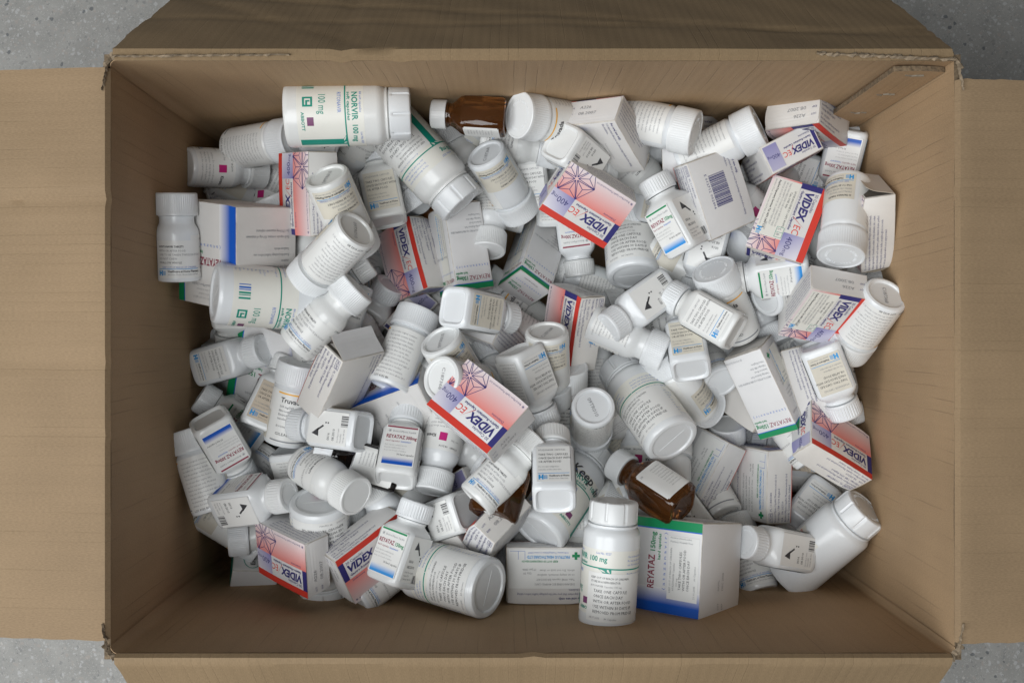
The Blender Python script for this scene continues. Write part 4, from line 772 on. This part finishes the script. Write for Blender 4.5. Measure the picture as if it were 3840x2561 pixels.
HEAP = [
('NOR', (-174.6, 174.1, 252.4), (-0.5401, 0.4698, -0.5655, 0.4097), 'big white bottle with green band lying along the back wall, topmost at upper left'),
('NORT', (-106.0, 186.1, 181.8), (0.3280, 0.6556, -0.2452, 0.6344), 'big white bottle slanting down from under the topmost big bottle by the back wall'),
('AMBS', (-4.6, 180.4, 217.4), (-0.6771, 0.0622, 0.7332, -0.0060), 'dark amber glass bottle lying by the back wall beside a round white cap'),
('TRUA', (61.9, 180.9, 186.2), (-0.7946, 0.1995, 0.3985, -0.4122), 'round white bottle with orange line, cap facing out, right of the dark amber bottle'),
('VID', (79.2, 167.9, 202.4), (-0.5159, 0.6811, -0.4880, -0.1784), 'white carton showing its plain back, leaning at the middle of the back wall'),
('VID', (247.2, 181.9, 188.3), (-0.6573, -0.6096, -0.2749, 0.3475), 'carton standing on end with date code facing up, in the far right corner'),
('VID', (226.9, 157.0, 179.2), (-0.3741, -0.6084, 0.3617, -0.5992), 'narrow carton end with lavender dose patch, below the far right corner carton'),
('VIDRX', (228.6, 98.2, 193.9), (-0.5534, -0.0340, 0.1599, 0.8167), 'carton with red band and a pharmacy sticker over its front, right side of the pile'),
('VIDB', (169.1, 122.3, 193.2), (0.1088, 0.8097, -0.5571, -0.1491), 'carton turned back side up with a large blue barcode'),
('TRUA', (143.7, 149.7, 176.9), (-0.2185, -0.4232, -0.3514, -0.8060), 'round white bottle with wide smooth cap pointing up right, above the barcode carton'),
('TRUA', (85.2, 188.7, 189.6), (-0.2303, -0.5762, 0.0091, -0.7841), 'round white bottle lying behind the leaning plain carton, cap to the right'),
('REY3', (38.5, 159.9, 225.4), (0.0685, 0.8934, -0.2675, 0.3544), 'square white bottle, base up, with arrow and barcode, touching the star carton near the back'),
('VID', (61.5, 116.4, 205.1), (-0.2730, -0.0975, 0.2450, -0.9252), 'carton with star drawing and red band, upper middle of the pile'),
('TRUB', (-22.7, 158.7, 183.5), (0.4093, 0.6492, 0.6370, -0.0719), 'round white bottle, base up, blue logo sticker, left of the upper star carton'),
('KIV', (-17.1, 142.1, 122.3), (0.8124, 0.5444, 0.0848, -0.1906), 'small bottle with fine ribbed cap facing down, under the bottle with blue logo sticker'),
('TRUA', (-143.8, 128.3, 253.5), (0.4104, 0.6478, 0.6159, -0.1805), 'round white bottle with pharmacy sticker, base up, right of the upright red edged carton'),
('KIV', (-117.4, 185.8, 191.4), (0.4621, 0.2680, -0.7833, 0.3179), 'small bottle whose ribbed cap pokes out below the topmost big bottle'),
('REY1', (-104.5, 100.0, 183.4), (0.1024, 0.0495, -0.7744, -0.6223), 'square white bottle with dosage sticker, below the slanting big bottle'),
('AMB', (-43.4, 109.3, 97.6), (0.8122, -0.2890, -0.2129, 0.4599), 'dark bottle with grey cap deep under the slanting big bottle'),
('KIV', (-120.8, 174.4, 165.3), (-0.6155, -0.5269, -0.5688, 0.1412), 'small bottle mostly hidden between slanting big bottle and square bottle'),
('KIV', (-27.4, 177.6, 154.3), (-0.4993, 0.4065, -0.5896, 0.4877), 'small bottle lying under the orange lined bottle near the back wall'),
('REY3', (18.7, 117.9, 130.8), (-0.0338, -0.0525, 0.6440, 0.7624), 'square bottle with sticker mostly hidden left of the upper star carton'),
('KIV', (-276.0, 148.0, 177.7), (0.0540, 0.8799, 0.1783, 0.4371), 'small bottle with magenta mark lying in the far left corner'),
('TRUB', (-243.1, 167.5, 153.7), (-0.0518, 0.5045, -0.0159, 0.8617), 'round bottle with ringed cap, tucked left of the topmost big bottle'),
('VID', (-248.9, 146.8, 109.9), (0.5946, 0.7826, 0.1831, -0.0220), 'shadowed carton deep in the left, under the magenta marked bottle'),
('KIV', (-193.3, 140.5, 116.1), (-0.6835, 0.4920, 0.3392, -0.4191), 'small bottle in shadow behind the magenta marked bottle'),
('KIV', (-264.9, 48.2, 229.9), (-0.7507, 0.6408, -0.1093, -0.1178), 'small bottle standing upright against the left wall'),
('REYP', (-224.0, 71.5, 210.0), (0.0590, -0.3169, -0.0784, 0.9434), 'large carton with broad blue band standing against the left wall'),
('VID', (-163.9, 118.7, 219.1), (-0.6674, 0.2390, 0.3431, -0.6162), 'carton standing on edge with red band at its left, under the topmost big bottle'),
('NOR', (-231.2, 37.5, 250.6), (-0.5115, 0.1785, -0.8271, 0.1499), 'big white bottle with blue print lying at the left edge of the pile'),
('TRUA', (-118.0, 85.7, 264.2), (-0.4937, -0.5725, 0.6545, 0.0123), 'round bottle with lot code on its base, leaning over the left big bottle'),
('KIV', (-172.3, -3.7, 232.8), (0.6331, -0.6538, 0.2096, -0.3574), 'small bottle with grey topped ribbed cap, pointing up right beside the left big bottle'),
('REY3', (-143.2, 0.0, 113.6), (0.1927, 0.2064, 0.5198, 0.8063), 'square bottle with cream sticker and ribbed cap, left of the carton with red stripe'),
('VID', (-89.6, 72.5, 134.9), (-0.7544, -0.2436, 0.2640, 0.5494), 'carton on edge with red stripe and star, left of the pile centre'),
('REYS', (-45.4, 80.3, 146.9), (0.0833, -0.2380, -0.0239, -0.9674), 'white carton with a pharmacy strip, right beside the red striped carton left of centre'),
('REYS', (18.9, 74.0, 108.1), (0.2118, 0.2696, 0.2944, 0.8921), 'white carton with green chevron band standing below the upper star carton'),
('REY1', (-47.7, 28.1, 222.6), (-0.3010, -0.6942, -0.6098, -0.2359), 'square bottle with its rounded base facing out, just above the pile centre'),
('REY3', (54.5, 126.6, 105.0), (-0.0715, 0.0179, -0.7086, 0.7017), 'square bottle with maroon stripe, cap down, under the upper star carton'),
('NOR', (108.7, 57.1, 135.6), (-0.0306, 0.0717, -0.8492, -0.5223), 'big white bottle with base facing out, right below the upper star carton'),
('REY1', (148.7, 76.6, 197.7), (0.6870, -0.5470, -0.4572, -0.1407), 'square bottle with green dosage print, leaning on the barcode carton'),
('REY3', (175.1, 104.6, 156.4), (0.4842, 0.4140, -0.6253, 0.4506), 'square bottle with black arrow mark, under the barcode carton'),
('KIV', (252.5, 105.8, 128.8), (-0.4681, 0.2958, 0.4447, -0.7040), 'small bottle with dark cap in shadow under the sticker carton on the right'),
('REY1', (246.8, 61.4, 194.2), (-0.5085, 0.3335, 0.7187, -0.3372), 'square bottle with short green mark, under the sticker carton on the right'),
('TRUA', (199.0, 6.2, 157.7), (-0.8514, 0.4730, 0.1908, -0.1221), 'round bottle with grey cap face, under the sticker carton on the right'),
('REY3', (183.8, 7.2, 206.0), (-0.2199, -0.4627, 0.7018, 0.4950), 'square bottle with arrow and blue logo sticker, ribbed cap up left, right of centre'),
('REY3', (133.2, 47.5, 167.2), (0.7662, 0.1618, -0.5651, 0.2595), 'square bottle with ribbed cap down left, below the big bottle base right of centre'),
('KIV', (98.8, 47.6, 94.6), (-0.0544, -0.6768, 0.2591, 0.6870), 'small bottle lying under the maroon striped square bottle'),
('VID', (52.8, 13.2, 151.1), (0.5340, 0.3927, -0.2810, -0.6940), 'carton with vertical red stripe, at the middle of the pile above a round bottle cap'),
('TRUB', (275.8, 130.9, 207.0), (0.8248, 0.5523, -0.0624, -0.1043), 'round bottle with embossed cap facing out, beside the right wall carton'),
('VIDT', (294.5, 96.4, 204.0), (-0.5530, 0.3522, 0.6580, -0.3703), 'carton standing along the right wall with only text on its side'),
('TRUB', (295.8, 37.8, 236.3), (0.2982, 0.5926, -0.7226, 0.1941), 'round bottle with code on its base, against the right wall'),
('VIDRX', (253.4, 29.2, 207.2), (-0.5492, -0.3278, -0.3322, 0.6933), 'carton with sticker and red edge, leaning left of the coded bottle by the right wall'),
('KIV', (213.2, 35.8, 182.0), (0.4279, -0.7521, 0.4077, -0.2915), 'small bottle base with sticker, under the leaning sticker carton at right'),
('VID', (252.9, 46.2, 85.3), (-0.4386, 0.7495, 0.2353, -0.4365), 'carton in shadow between the two sticker bottles on the right'),
('REY3', (-274.7, -22.5, 140.3), (-0.4829, -0.3628, -0.4383, -0.6657), 'square bottle with embossed cap facing out, by the left wall below the big bottle'),
('REY1', (-221.3, -85.1, 131.9), (-0.7002, 0.5432, 0.2649, -0.3801), 'square bottle with green bar and cap up left, near the left wall'),
('REY3', (-250.6, -63.0, 200.8), (-0.0127, 0.2943, -0.7979, 0.5259), 'square bottle with blue fade and its base up, near the left wall'),
('KIV', (-266.7, 2.2, 105.4), (0.0052, 0.4088, -0.8848, 0.2235), 'grey bottle base in shadow by the left wall under the big bottle'),
('REYP', (-205.2, -23.1, 121.4), (-0.1503, 0.1627, 0.1568, -0.9625), 'large white carton lying flat under the bottles at the left'),
('REYC', (-217.8, -75.3, 172.2), (-0.0560, -0.2305, -0.7652, -0.5986), 'square bottle with tan sticker, left of the orange lined bottle on the left side'),
('TRUA', (-194.7, -85.8, 172.2), (-0.7597, 0.6272, -0.1707, -0.0185), 'round bottle with orange line and clear brand print, left half of the pile'),
('VIDO', (-140.4, -29.4, 205.9), (0.0727, 0.5326, -0.6370, -0.5526), 'carton with torn open end, white back and text side, left of centre'),
('REYC', (-120.4, -73.6, 213.2), (0.5579, -0.0809, -0.8259, 0.0107), 'square bottle with stained sticker, base facing out, below the torn carton'),
('TRUA', (-222.8, -156.9, 74.5), (-0.2068, 0.2757, 0.5388, 0.7687), 'round bottle standing under the orange lined bottle on the left side'),
('KIV', (-174.3, -101.1, 193.8), (-0.3936, 0.2973, -0.3390, 0.8011), 'small bottle with smooth grey cap face, lower left of the pile'),
('AMBD', (-93.7, -110.6, 190.0), (-0.5637, 0.5664, 0.3510, -0.4881), 'black looking glass bottle with white sticker, left of the clear front square bottle'),
('REY3', (-94.4, -112.9, 216.5), (-0.4629, 0.8841, -0.0606, 0.0211), 'square bottle with maroon line and blue fade facing up, below the large blue banded carton'),
('KIV', (-53.9, -61.0, 173.9), (-0.7595, -0.4678, 0.3185, -0.3206), 'small bottle with magenta square and ribbed cap down, under the centre carton'),
('VID', (-23.8, -53.8, 257.5), (-0.3240, 0.1859, -0.1667, -0.9125), 'carton with star drawing and red band lying on top at the pile centre'),
('TRUB', (-55.4, -28.4, 249.1), (-0.1729, 0.6060, -0.7346, 0.2514), 'round bottle with white base showing, left under the centre carton'),
('TRUA', (-58.0, 1.9, 223.7), (-0.4534, -0.6002, -0.6439, 0.1396), 'round bottle with blue lined pharmacy sticker, above the centre carton'),
('TRUB', (-103.3, -38.2, 192.7), (0.2329, -0.5435, -0.5756, -0.5648), 'round bottle with wide cap up right and glossy streak, left of centre'),
('REYP', (-102.4, -54.7, 145.3), (-0.5332, 0.4885, -0.2135, -0.6569), 'large carton with blue fading band, lying under the bottles left of centre'),
('REY3', (4.5, -6.0, 216.0), (0.6296, 0.6855, 0.3565, -0.0813), 'square bottle with cream dosage sticker, base up, right of the centre carton'),
('TRUA', (45.6, -84.6, 137.4), (0.8503, -0.5252, -0.0121, -0.0333), 'round bottle standing with cap up and orange line, right of the centre carton'),
('TRUA', (66.1, -52.7, 211.3), (0.1794, 0.8104, -0.5401, 0.1390), 'round bottle standing upside down showing a code on its white base, at centre'),
('NOR', (133.3, -83.0, 197.6), (-0.0590, -0.3708, 0.8360, 0.4003), 'big white bottle with green line, base facing lower right, right of the pile centre'),
('REY1', (149.4, -24.4, 192.3), (-0.0410, 0.1095, -0.8870, -0.4466), 'square bottle with cream sticker, base toward the viewer, right of centre'),
('KIV', (68.3, 16.6, 164.3), (-0.7748, -0.2967, -0.5545, -0.0638), 'small bottle lying with ribbed cap to the right, above the big bottle right of centre'),
('TRUA', (166.5, -63.6, 146.7), (0.2097, 0.2207, -0.5487, -0.7786), 'round bottle with clouded cap, right behind the big bottle right of centre'),
('KIV', (183.0, -35.8, 154.9), (-0.3260, 0.8972, 0.2969, -0.0238), 'bottle base with concentric rings, left of the tall white carton'),
('TRUA', (137.2, -42.6, 90.5), (-0.5353, 0.1574, -0.2454, 0.7927), 'round bottle with grey cap face in the gap left of the tall white carton'),
('KIV', (202.5, -136.5, 91.4), (-0.8425, 0.5282, 0.0960, 0.0446), 'small bottle cap poking up left of the tall white carton'),
('REYS', (218.6, -38.2, 167.3), (-0.1975, -0.3097, -0.1003, 0.9247), 'tall white carton with green end band and address print, right half of the pile'),
('REY1', (254.4, -1.9, 193.7), (-0.6150, -0.7539, -0.0534, -0.2249), 'square bottle with logo sticker, base up, right of the tall white carton'),
('VID', (269.1, -88.1, 182.1), (-0.1957, -0.2076, -0.3347, -0.8981), 'carton with star and red band leaning at the right wall'),
('VIDF', (222.9, -126.6, 131.6), (-0.3553, -0.6122, -0.5885, -0.3907), 'carton with green cross pharmacy sticker, below the tall white carton'),
('VIDF', (172.0, -114.9, 126.6), (0.3812, 0.7590, 0.4603, 0.2584), 'carton with printed sticker, right of the brown glass bottle'),
('AMBL', (138.5, -133.8, 218.1), (-0.2971, 0.8761, 0.1361, -0.3544), 'brown glass bottle with white sticker and white cap, lower right of centre'),
('NORK', (21.1, -159.7, 193.9), (-0.4624, 0.7953, -0.3745, 0.1158), 'big white bottle with handwriting on its shoulder, base facing down left'),
('NORS', (73.5, -219.3, 247.0), (0.5718, -0.5972, -0.3790, -0.4156), 'big white bottle standing at the front wall with cap up'),
('REYL', (137.1, -183.9, 197.7), (-0.6650, 0.3040, 0.2119, -0.6484), 'large carton with green and blue bands standing at the front wall'),
('REY3', (248.9, -180.3, 170.4), (0.8576, -0.1124, -0.5003, -0.0400), 'square bottle with white cap facing the viewer, over the plain big bottle'),
('NORP', (241.0, -205.7, 147.4), (0.7817, -0.2562, 0.4779, 0.3079), 'big plain white bottle with cap up right, in the near right corner'),
('REYS', (289.3, -176.3, 65.3), (0.0327, 0.1630, -0.6386, -0.7514), 'white carton face in shadow behind the plain big bottle'),
('TRUA', (308.1, -127.5, 91.6), (0.3902, 0.5420, -0.6447, -0.3720), 'round bottle lying under the star carton at the right wall'),
('KIV', (216.7, -218.1, 151.8), (0.5362, -0.8243, -0.1798, 0.0250), 'small bottle end showing in shadow by the large front carton'),
('REY3', (-243.3, -135.8, 187.6), (-0.2295, 0.5664, -0.0618, 0.7891), 'square bottle with arrow and embossed cap facing out, near left front'),
('TRUA', (-249.6, -141.3, 187.3), (-0.5206, 0.3617, 0.6183, 0.4646), 'round bottle standing along the left wall under the blue fade bottle'),
('TRUB', (-281.0, -142.0, 144.2), (0.6469, 0.2973, 0.6923, -0.1178), 'round bottle slanting at the near left under the arrow bottle'),
('KIV', (-180.4, -166.9, 137.6), (0.4902, -0.4565, -0.4094, 0.6195), 'ribbed cap of a small bottle behind the near left star carton'),
('EPI', (-231.9, -196.6, 123.2), (0.5646, -0.2833, 0.4772, 0.6109), 'flat white and green carton at the near left, behind the star carton'),
('VID', (-177.7, -172.1, 211.8), (-0.0451, 0.3490, 0.1301, -0.9269), 'carton with star drawing standing at the near left, beside the flat green carton'),
('VID', (-117.3, -173.1, 205.9), (-0.9039, -0.1927, -0.3137, -0.2175), 'carton tipped on edge with red band rising right, at the front wall'),
('REY1', (-96.7, -192.2, 229.8), (-0.5870, 0.7528, 0.0948, 0.2822), 'square bottle with green bar and blue fade standing at the front wall'),
('NOR', (-17.5, -193.1, 243.0), (-0.3455, -0.5151, 0.7167, 0.3187), 'big white bottle with dosage print, base facing right, at the front wall'),
('REY3', (-35.5, -135.8, 216.1), (0.4416, 0.1120, -0.8794, 0.1380), 'square bottle with pinkish base, left of the brown glass base at the front'),
('AMB', (-15.8, -139.4, 233.1), (0.4678, -0.8294, -0.1641, -0.2574), 'brown glass bottle with its empty base showing, under the small cream bottle'),
('KIV', (-28.7, -124.4, 245.3), (-0.5598, 0.7360, -0.2727, 0.2656), 'small bottle with cream sticker and ribbed cap up right, below the centre carton'),
('REY3', (32.2, -121.1, 266.9), (-0.0123, 0.0203, -0.9243, -0.3808), 'square bottle with logo sticker and square base facing out, below centre'),
('VID', (-13.6, -153.2, 205.2), (0.0566, -0.6354, 0.4585, 0.6187), 'small carton end between the brown glass base and the front big bottle'),
('VIDF', (27.8, -193.5, 187.4), (0.0077, -0.0030, -0.9996, -0.0254), 'carton with green cross sticker facing up, left of the standing big bottle'),
('NOR', (-157.1, -128.7, 211.9), (0.5367, 0.8372, 0.0800, -0.0678), 'big bottle seen from its base with green cross sticker, near left'),
('KIV', (-88.8, -171.8, 173.4), (0.7435, -0.5960, -0.0985, 0.2869), 'small bottle with plain cap above the tipped red banded carton'),
('KIV', (-128.2, -212.2, 204.2), (-0.4401, 0.7855, -0.3480, 0.2613), 'bottle base peeking out under the green barred square bottle'),
('EPI', (-37.4, -176.3, 177.8), (-0.7503, 0.2261, -0.5904, -0.1933), 'teal marked carton under the brown glass base at the front'),
('EPI', (59.5, -180.7, 119.9), (0.5445, -0.4863, 0.4486, 0.5155), 'teal carton in shadow left of the standing big bottle'),
('VID', (-29.7, -135.7, 147.8), (0.5501, 0.1184, -0.7970, 0.2195), 'carton with red band and text, in shadow under the centre carton'),
('REYS', (92.7, -73.8, 116.9), (-0.3247, 0.0396, -0.4519, 0.8299), 'white carton with green corner in the gap below the upside down bottle'),
('KIV', (75.0, -52.1, 122.5), (0.3755, -0.3819, 0.6032, 0.5910), 'bottle with fine text in the gap right of the red striped middle carton'),
('KIV', (109.6, -131.1, 142.4), (0.2366, -0.3864, -0.6967, -0.5562), 'small bottle under the base of the big bottle right of centre'),
('TRUA', (130.6, -157.2, 148.4), (-0.4802, 0.7223, 0.3874, -0.3125), 'bottle base peeking out under the brown glass bottle'),
('TRUA', (189.0, -155.6, 136.2), (-0.4406, 0.8617, 0.2432, -0.0648), 'round bottle end right of the sticker carton beside the brown glass bottle'),
('VID', (-90.1, 21.2, 108.1), (-0.6520, 0.2721, 0.6739, 0.2162), 'dark shaded carton below the red striped carton left of centre'),
('TRUA', (27.4, 13.8, 96.6), (-0.6996, 0.5643, 0.2880, -0.3305), 'round bottle with orange line under the green chevron carton'),
('TRUB', (28.6, 9.1, 202.8), (0.4537, 0.7401, 0.4393, -0.2311), 'round bottle, base up, with blue logo sticker, beside the vertical red stripe'),
('VID', (-18.9, 3.8, 159.7), (-0.6124, 0.5539, -0.5299, -0.1933), 'plain carton back in the gap above the centre carton'),
('KIV', (2.4, -60.0, 200.2), (-0.5079, 0.8301, 0.1879, -0.1330), 'white bottle base between the centre carton and cream sticker bottle'),
('REY3', (264.5, 45.5, 142.6), (0.7237, -0.6727, -0.1387, -0.0672), 'square bottle in shadow below the red banded sticker carton'),
('VID', (251.5, -40.6, 155.7), (-0.5215, 0.5975, -0.3692, 0.4844), 'carton corner with text, in the gap right of the tall white carton'),
('REYP', (225.4, -39.5, 99.3), (-0.0106, -0.4140, -0.6787, 0.6065), 'large carton with green stripe deep left of the tall white carton'),
('REY3', (284.3, 143.1, 133.7), (-0.2601, -0.5204, 0.6054, 0.5431), 'square bottle with blue logo and barcode, under the narrow carton at right'),
('REY3', (290.5, 183.8, 165.2), (-0.0467, -0.1735, -0.8139, 0.5525), 'square bottle upside down against the far right corner'),
('VID', (165.8, 176.0, 136.1), (-0.1072, 0.8453, 0.0228, -0.5229), 'purple marked carton in shadow at the back wall, right half'),
('EPI', (143.1, 158.8, 157.1), (0.0389, -0.7757, -0.0758, 0.6253), 'small white carton end right of the leaning plain carton'),
('KIV', (281.6, -6.1, 135.9), (0.6925, 0.6148, 0.3315, -0.1806), 'buried small white bottle glimpsed beside the square bottle with logo sticker'),
('TRUA', (122.9, 82.3, 128.0), (-0.7489, -0.2046, -0.6162, 0.1326), 'buried round white bottle glimpsed beside the square bottle with green dosage print'),
('REY1', (182.4, -131.4, 79.4), (0.6070, -0.1608, 0.6962, 0.3480), 'buried square white bottle glimpsed beside the small bottle cap poking up left of the tall'),
('NOR', (-34.2, 197.7, 125.6), (0.6358, 0.5610, -0.5220, 0.0923), 'buried big white bottle glimpsed beside the dark amber glass bottle lying by the back wall'),
('REY1', (-144.7, 196.1, 213.6), (0.5590, 0.5126, -0.5869, 0.2833), 'buried square white bottle glimpsed beside the big white bottle with green band lying along the'),
('KIV', (-125.5, -204.7, 180.0), (-0.1374, -0.0117, 0.7499, 0.6470), 'buried small white bottle glimpsed beside the carton tipped on edge with red band rising right'),
('TRUB', (-106.9, 127.2, 152.3), (0.7520, -0.0522, -0.6414, -0.1430), 'buried round white bottle glimpsed beside the round white bottle with pharmacy sticker'),
('REY1', (39.1, 108.1, 103.5), (-0.5674, 0.4424, -0.4029, -0.5657), 'buried square white bottle glimpsed beside the carton with star drawing and red band'),
('REYC', (-188.9, -91.0, 170.2), (0.5277, 0.5773, 0.5350, -0.3195), 'buried square white bottle glimpsed beside the small bottle with smooth grey cap face'),
('KIV', (-65.1, -71.0, 148.6), (-0.4827, -0.6157, 0.0140, -0.6226), 'buried small white bottle glimpsed beside the carton with star drawing and red band lying on'),
('REYC', (-174.0, 29.5, 206.6), (-0.6497, 0.1567, -0.7008, -0.2493), 'buried square white bottle glimpsed beside the round bottle with lot code on its base'),
('KIV', (-213.2, -100.2, 131.9), (-0.3268, 0.1374, 0.4952, -0.7932), 'buried small white bottle glimpsed beside the square bottle with blue fade and its base up'),
('TRUA', (104.7, -129.2, 160.3), (0.2048, 0.8020, 0.1316, -0.5454), 'buried round white bottle glimpsed beside the brown glass bottle with white sticker and white cap'),
('KIV', (42.4, -200.2, 159.4), (-0.5045, 0.5518, 0.3792, -0.5451), 'buried small white bottle glimpsed beside the small carton end between the brown glass base and'),
('KIV', (229.2, 96.9, 157.2), (-0.5212, -0.0206, 0.7030, 0.4835), 'buried small white bottle glimpsed beside the carton turned back side up with a large blue'),
('KIV', (-26.4, 130.9, 136.4), (0.7128, -0.6493, -0.1966, 0.1777), 'buried small white bottle glimpsed beside the big white bottle slanting down from under the topmost'),
('KIV', (207.1, 55.0, 116.7), (-0.8041, -0.4669, -0.3361, 0.1498), 'buried small white bottle glimpsed beside the round bottle with grey cap face'),
('REY3', (210.1, 156.6, 122.7), (0.8182, 0.3652, 0.4359, 0.0843), 'buried square white bottle glimpsed beside the carton with red band and a pharmacy sticker over'),
('KIV', (261.9, -103.1, 155.5), (0.4973, -0.3152, -0.7395, -0.3262), 'buried small white bottle glimpsed beside the carton with star and red band leaning at the'),
('REY3', (288.6, -131.9, 109.6), (0.7458, 0.5645, -0.3236, -0.1432), 'buried square white bottle glimpsed beside the big plain white bottle with cap up right'),
('TRUA', (-177.2, 58.4, 164.9), (-0.2094, -0.0714, 0.6329, 0.7419), 'buried round white bottle glimpsed beside the large carton with broad blue band standing against the'),
('REY3', (-120.7, 53.0, 107.4), (-0.5893, -0.4647, 0.3694, 0.5480), 'buried square white bottle glimpsed beside the square bottle with cream sticker and ribbed cap'),
('REY3', (266.9, 43.6, 166.3), (0.0431, 0.1859, 0.8093, -0.5555), 'buried square white bottle glimpsed beside the carton with sticker and red edge'),
('REY3', (169.8, -172.8, 140.9), (0.6496, -0.2931, -0.6125, -0.3421), 'buried square white bottle glimpsed beside the large carton with green and blue bands standing at'),
('TRUA', (226.2, -12.9, 107.7), (-0.1387, -0.4779, -0.2252, -0.8377), 'buried round white bottle glimpsed beside the carton corner with text'),
('REYC', (283.3, -97.0, 130.5), (-0.1375, -0.8362, 0.2822, 0.4497), 'buried square white bottle glimpsed beside the carton with green cross pharmacy sticker'),
('KIV', (12.8, 115.0, 109.4), (0.0587, 0.6521, -0.2143, -0.7249), 'buried small white bottle glimpsed beside the round white bottle'),
('TRUB', (-149.3, 33.8, 114.0), (-0.2475, 0.5587, 0.5243, 0.5931), 'buried round white bottle glimpsed beside the carton on edge with red stripe and star'),
('TRUA', (135.6, -149.7, 167.8), (0.0677, -0.0410, 0.8339, 0.5462), 'buried round white bottle glimpsed beside the big white bottle with green line'),
('KIV', (-168.8, -1.5, 120.4), (-0.4555, 0.5365, -0.5400, 0.4617), 'buried small white bottle glimpsed beside the round bottle with wide cap up right and glossy'),
('KIV', (88.2, 167.4, 160.6), (0.3274, -0.2401, 0.7247, -0.5568), 'buried small white bottle glimpsed beside the square bottle with green dosage print'),
('TRUB', (114.8, 5.7, 138.4), (-0.5930, 0.5017, -0.3966, 0.4893), 'buried round white bottle glimpsed beside the square bottle with ribbed cap down left'),
('REYC', (259.6, 77.5, 155.4), (-0.1276, -0.5155, 0.2047, -0.8222), 'buried square white bottle glimpsed beside the carton standing along the right wall with only text'),
('KIV', (81.8, 164.9, 136.3), (0.1013, -0.6448, 0.0267, -0.7571), 'buried small white bottle glimpsed beside the small white carton end right of the leaning plain'),
('TRUA', (-261.8, -65.6, 91.5), (-0.4071, 0.4124, -0.4536, -0.6771), 'buried round white bottle glimpsed beside the square bottle with embossed cap facing out'),
('REY1', (-244.7, 56.4, 158.3), (0.4693, 0.6408, -0.5166, 0.3198), 'buried square white bottle glimpsed beside the square bottle with embossed cap facing out'),
('KIV', (35.4, -209.8, 156.7), (-0.2055, 0.6956, -0.3532, -0.5909), 'buried small white bottle glimpsed beside the big white bottle with handwriting on its shoulder'),
('KIV', (-132.8, 48.9, 183.0), (0.1751, -0.0464, -0.6667, 0.7230), 'buried small white bottle glimpsed beside the small bottle with grey topped ribbed cap'),
('TRUA', (-268.4, 148.8, 133.1), (-0.4497, -0.2115, -0.8614, 0.1044), 'buried round white bottle glimpsed beside the small bottle with magenta mark lying in the far'),
('TRUA', (-108.0, -117.0, 150.4), (-0.7279, -0.1660, -0.5392, 0.3897), 'buried round white bottle glimpsed beside the square bottle with green bar and blue fade standing'),
('TRUA', (-18.9, 23.3, 140.7), (0.5888, 0.6453, 0.3552, 0.3328), 'buried round white bottle glimpsed beside the round bottle'),
('REY3', (89.4, 169.6, 126.8), (0.5012, 0.6541, -0.3083, 0.4753), 'buried square white bottle glimpsed beside the big white bottle with base facing out'),
('KIV', (-47.4, 49.4, 110.5), (-0.3015, 0.2000, 0.5982, -0.7151), 'buried small white bottle glimpsed beside the dark shaded carton below the red striped carton left'),
('KIV', (-220.0, 153.2, 109.2), (0.6199, 0.4934, -0.3908, 0.4686), 'buried small white bottle glimpsed beside the small bottle in shadow behind the magenta marked bottle'),
('REYC', (40.1, -168.8, 149.8), (-0.3592, -0.5413, -0.1453, -0.7462), 'buried square white bottle glimpsed beside the carton with green cross sticker facing up'),
('KIV', (142.1, -162.2, 170.0), (-0.0981, 0.7293, -0.1910, -0.6497), 'buried small white bottle glimpsed beside the big white bottle standing at the front wall with'),
('REY3', (289.8, -132.7, 85.0), (0.8839, 0.1417, 0.4313, 0.1123), 'buried square white bottle glimpsed beside the carton with star and red band leaning at the'),
('TRUA', (-167.5, -38.5, 155.0), (-0.7863, 0.6036, -0.0240, -0.1296), 'buried round white bottle glimpsed beside the small bottle with grey topped ribbed cap'),
('KIV', (31.4, -156.5, 153.3), (-0.7938, -0.0857, -0.5823, -0.1532), 'buried small white bottle glimpsed beside the carton with green cross sticker facing up'),
('KIV', (-166.2, 43.4, 183.6), (0.7439, -0.6609, 0.0568, 0.0813), 'buried small white bottle glimpsed beside the round bottle with lot code on its base'),
('KIV', (37.9, 19.1, 110.0), (-0.6353, 0.1136, -0.7573, -0.1003), 'buried small white bottle glimpsed beside the square bottle with ribbed cap down left'),
('TRUA', (251.2, 122.2, 167.5), (-0.7260, -0.6250, -0.0317, -0.2852), 'buried round white bottle glimpsed beside the round bottle with embossed cap facing out'),
('KIV', (153.4, -8.3, 117.7), (0.5230, 0.4858, 0.4797, 0.5103), 'buried small white bottle glimpsed beside the square bottle with arrow and blue logo sticker'),
('REY1', (-23.4, 9.3, 142.5), (0.4561, 0.5594, 0.0487, -0.6904), 'buried square white bottle glimpsed beside the round bottle with white base showing'),
('KIV', (-117.7, -21.1, 153.4), (0.7048, -0.6620, -0.1197, 0.2252), 'buried small white bottle glimpsed beside the carton with torn open end'),
('REY1', (157.3, 113.1, 149.3), (0.3115, 0.5539, -0.6022, -0.4833), 'buried square white bottle glimpsed beside the square bottle with green dosage print'),
('TRUA', (101.2, -113.6, 116.6), (0.2317, 0.2511, -0.6857, -0.6427), 'buried round white bottle glimpsed beside the round bottle standing upside down showing a code on'),
('KIV', (-129.9, 135.8, 129.6), (-0.5498, -0.2225, -0.7970, 0.1138), 'buried small white bottle glimpsed beside the dark bottle with grey cap deep under the slanting'),
]
for row in HEAP: place(*row)
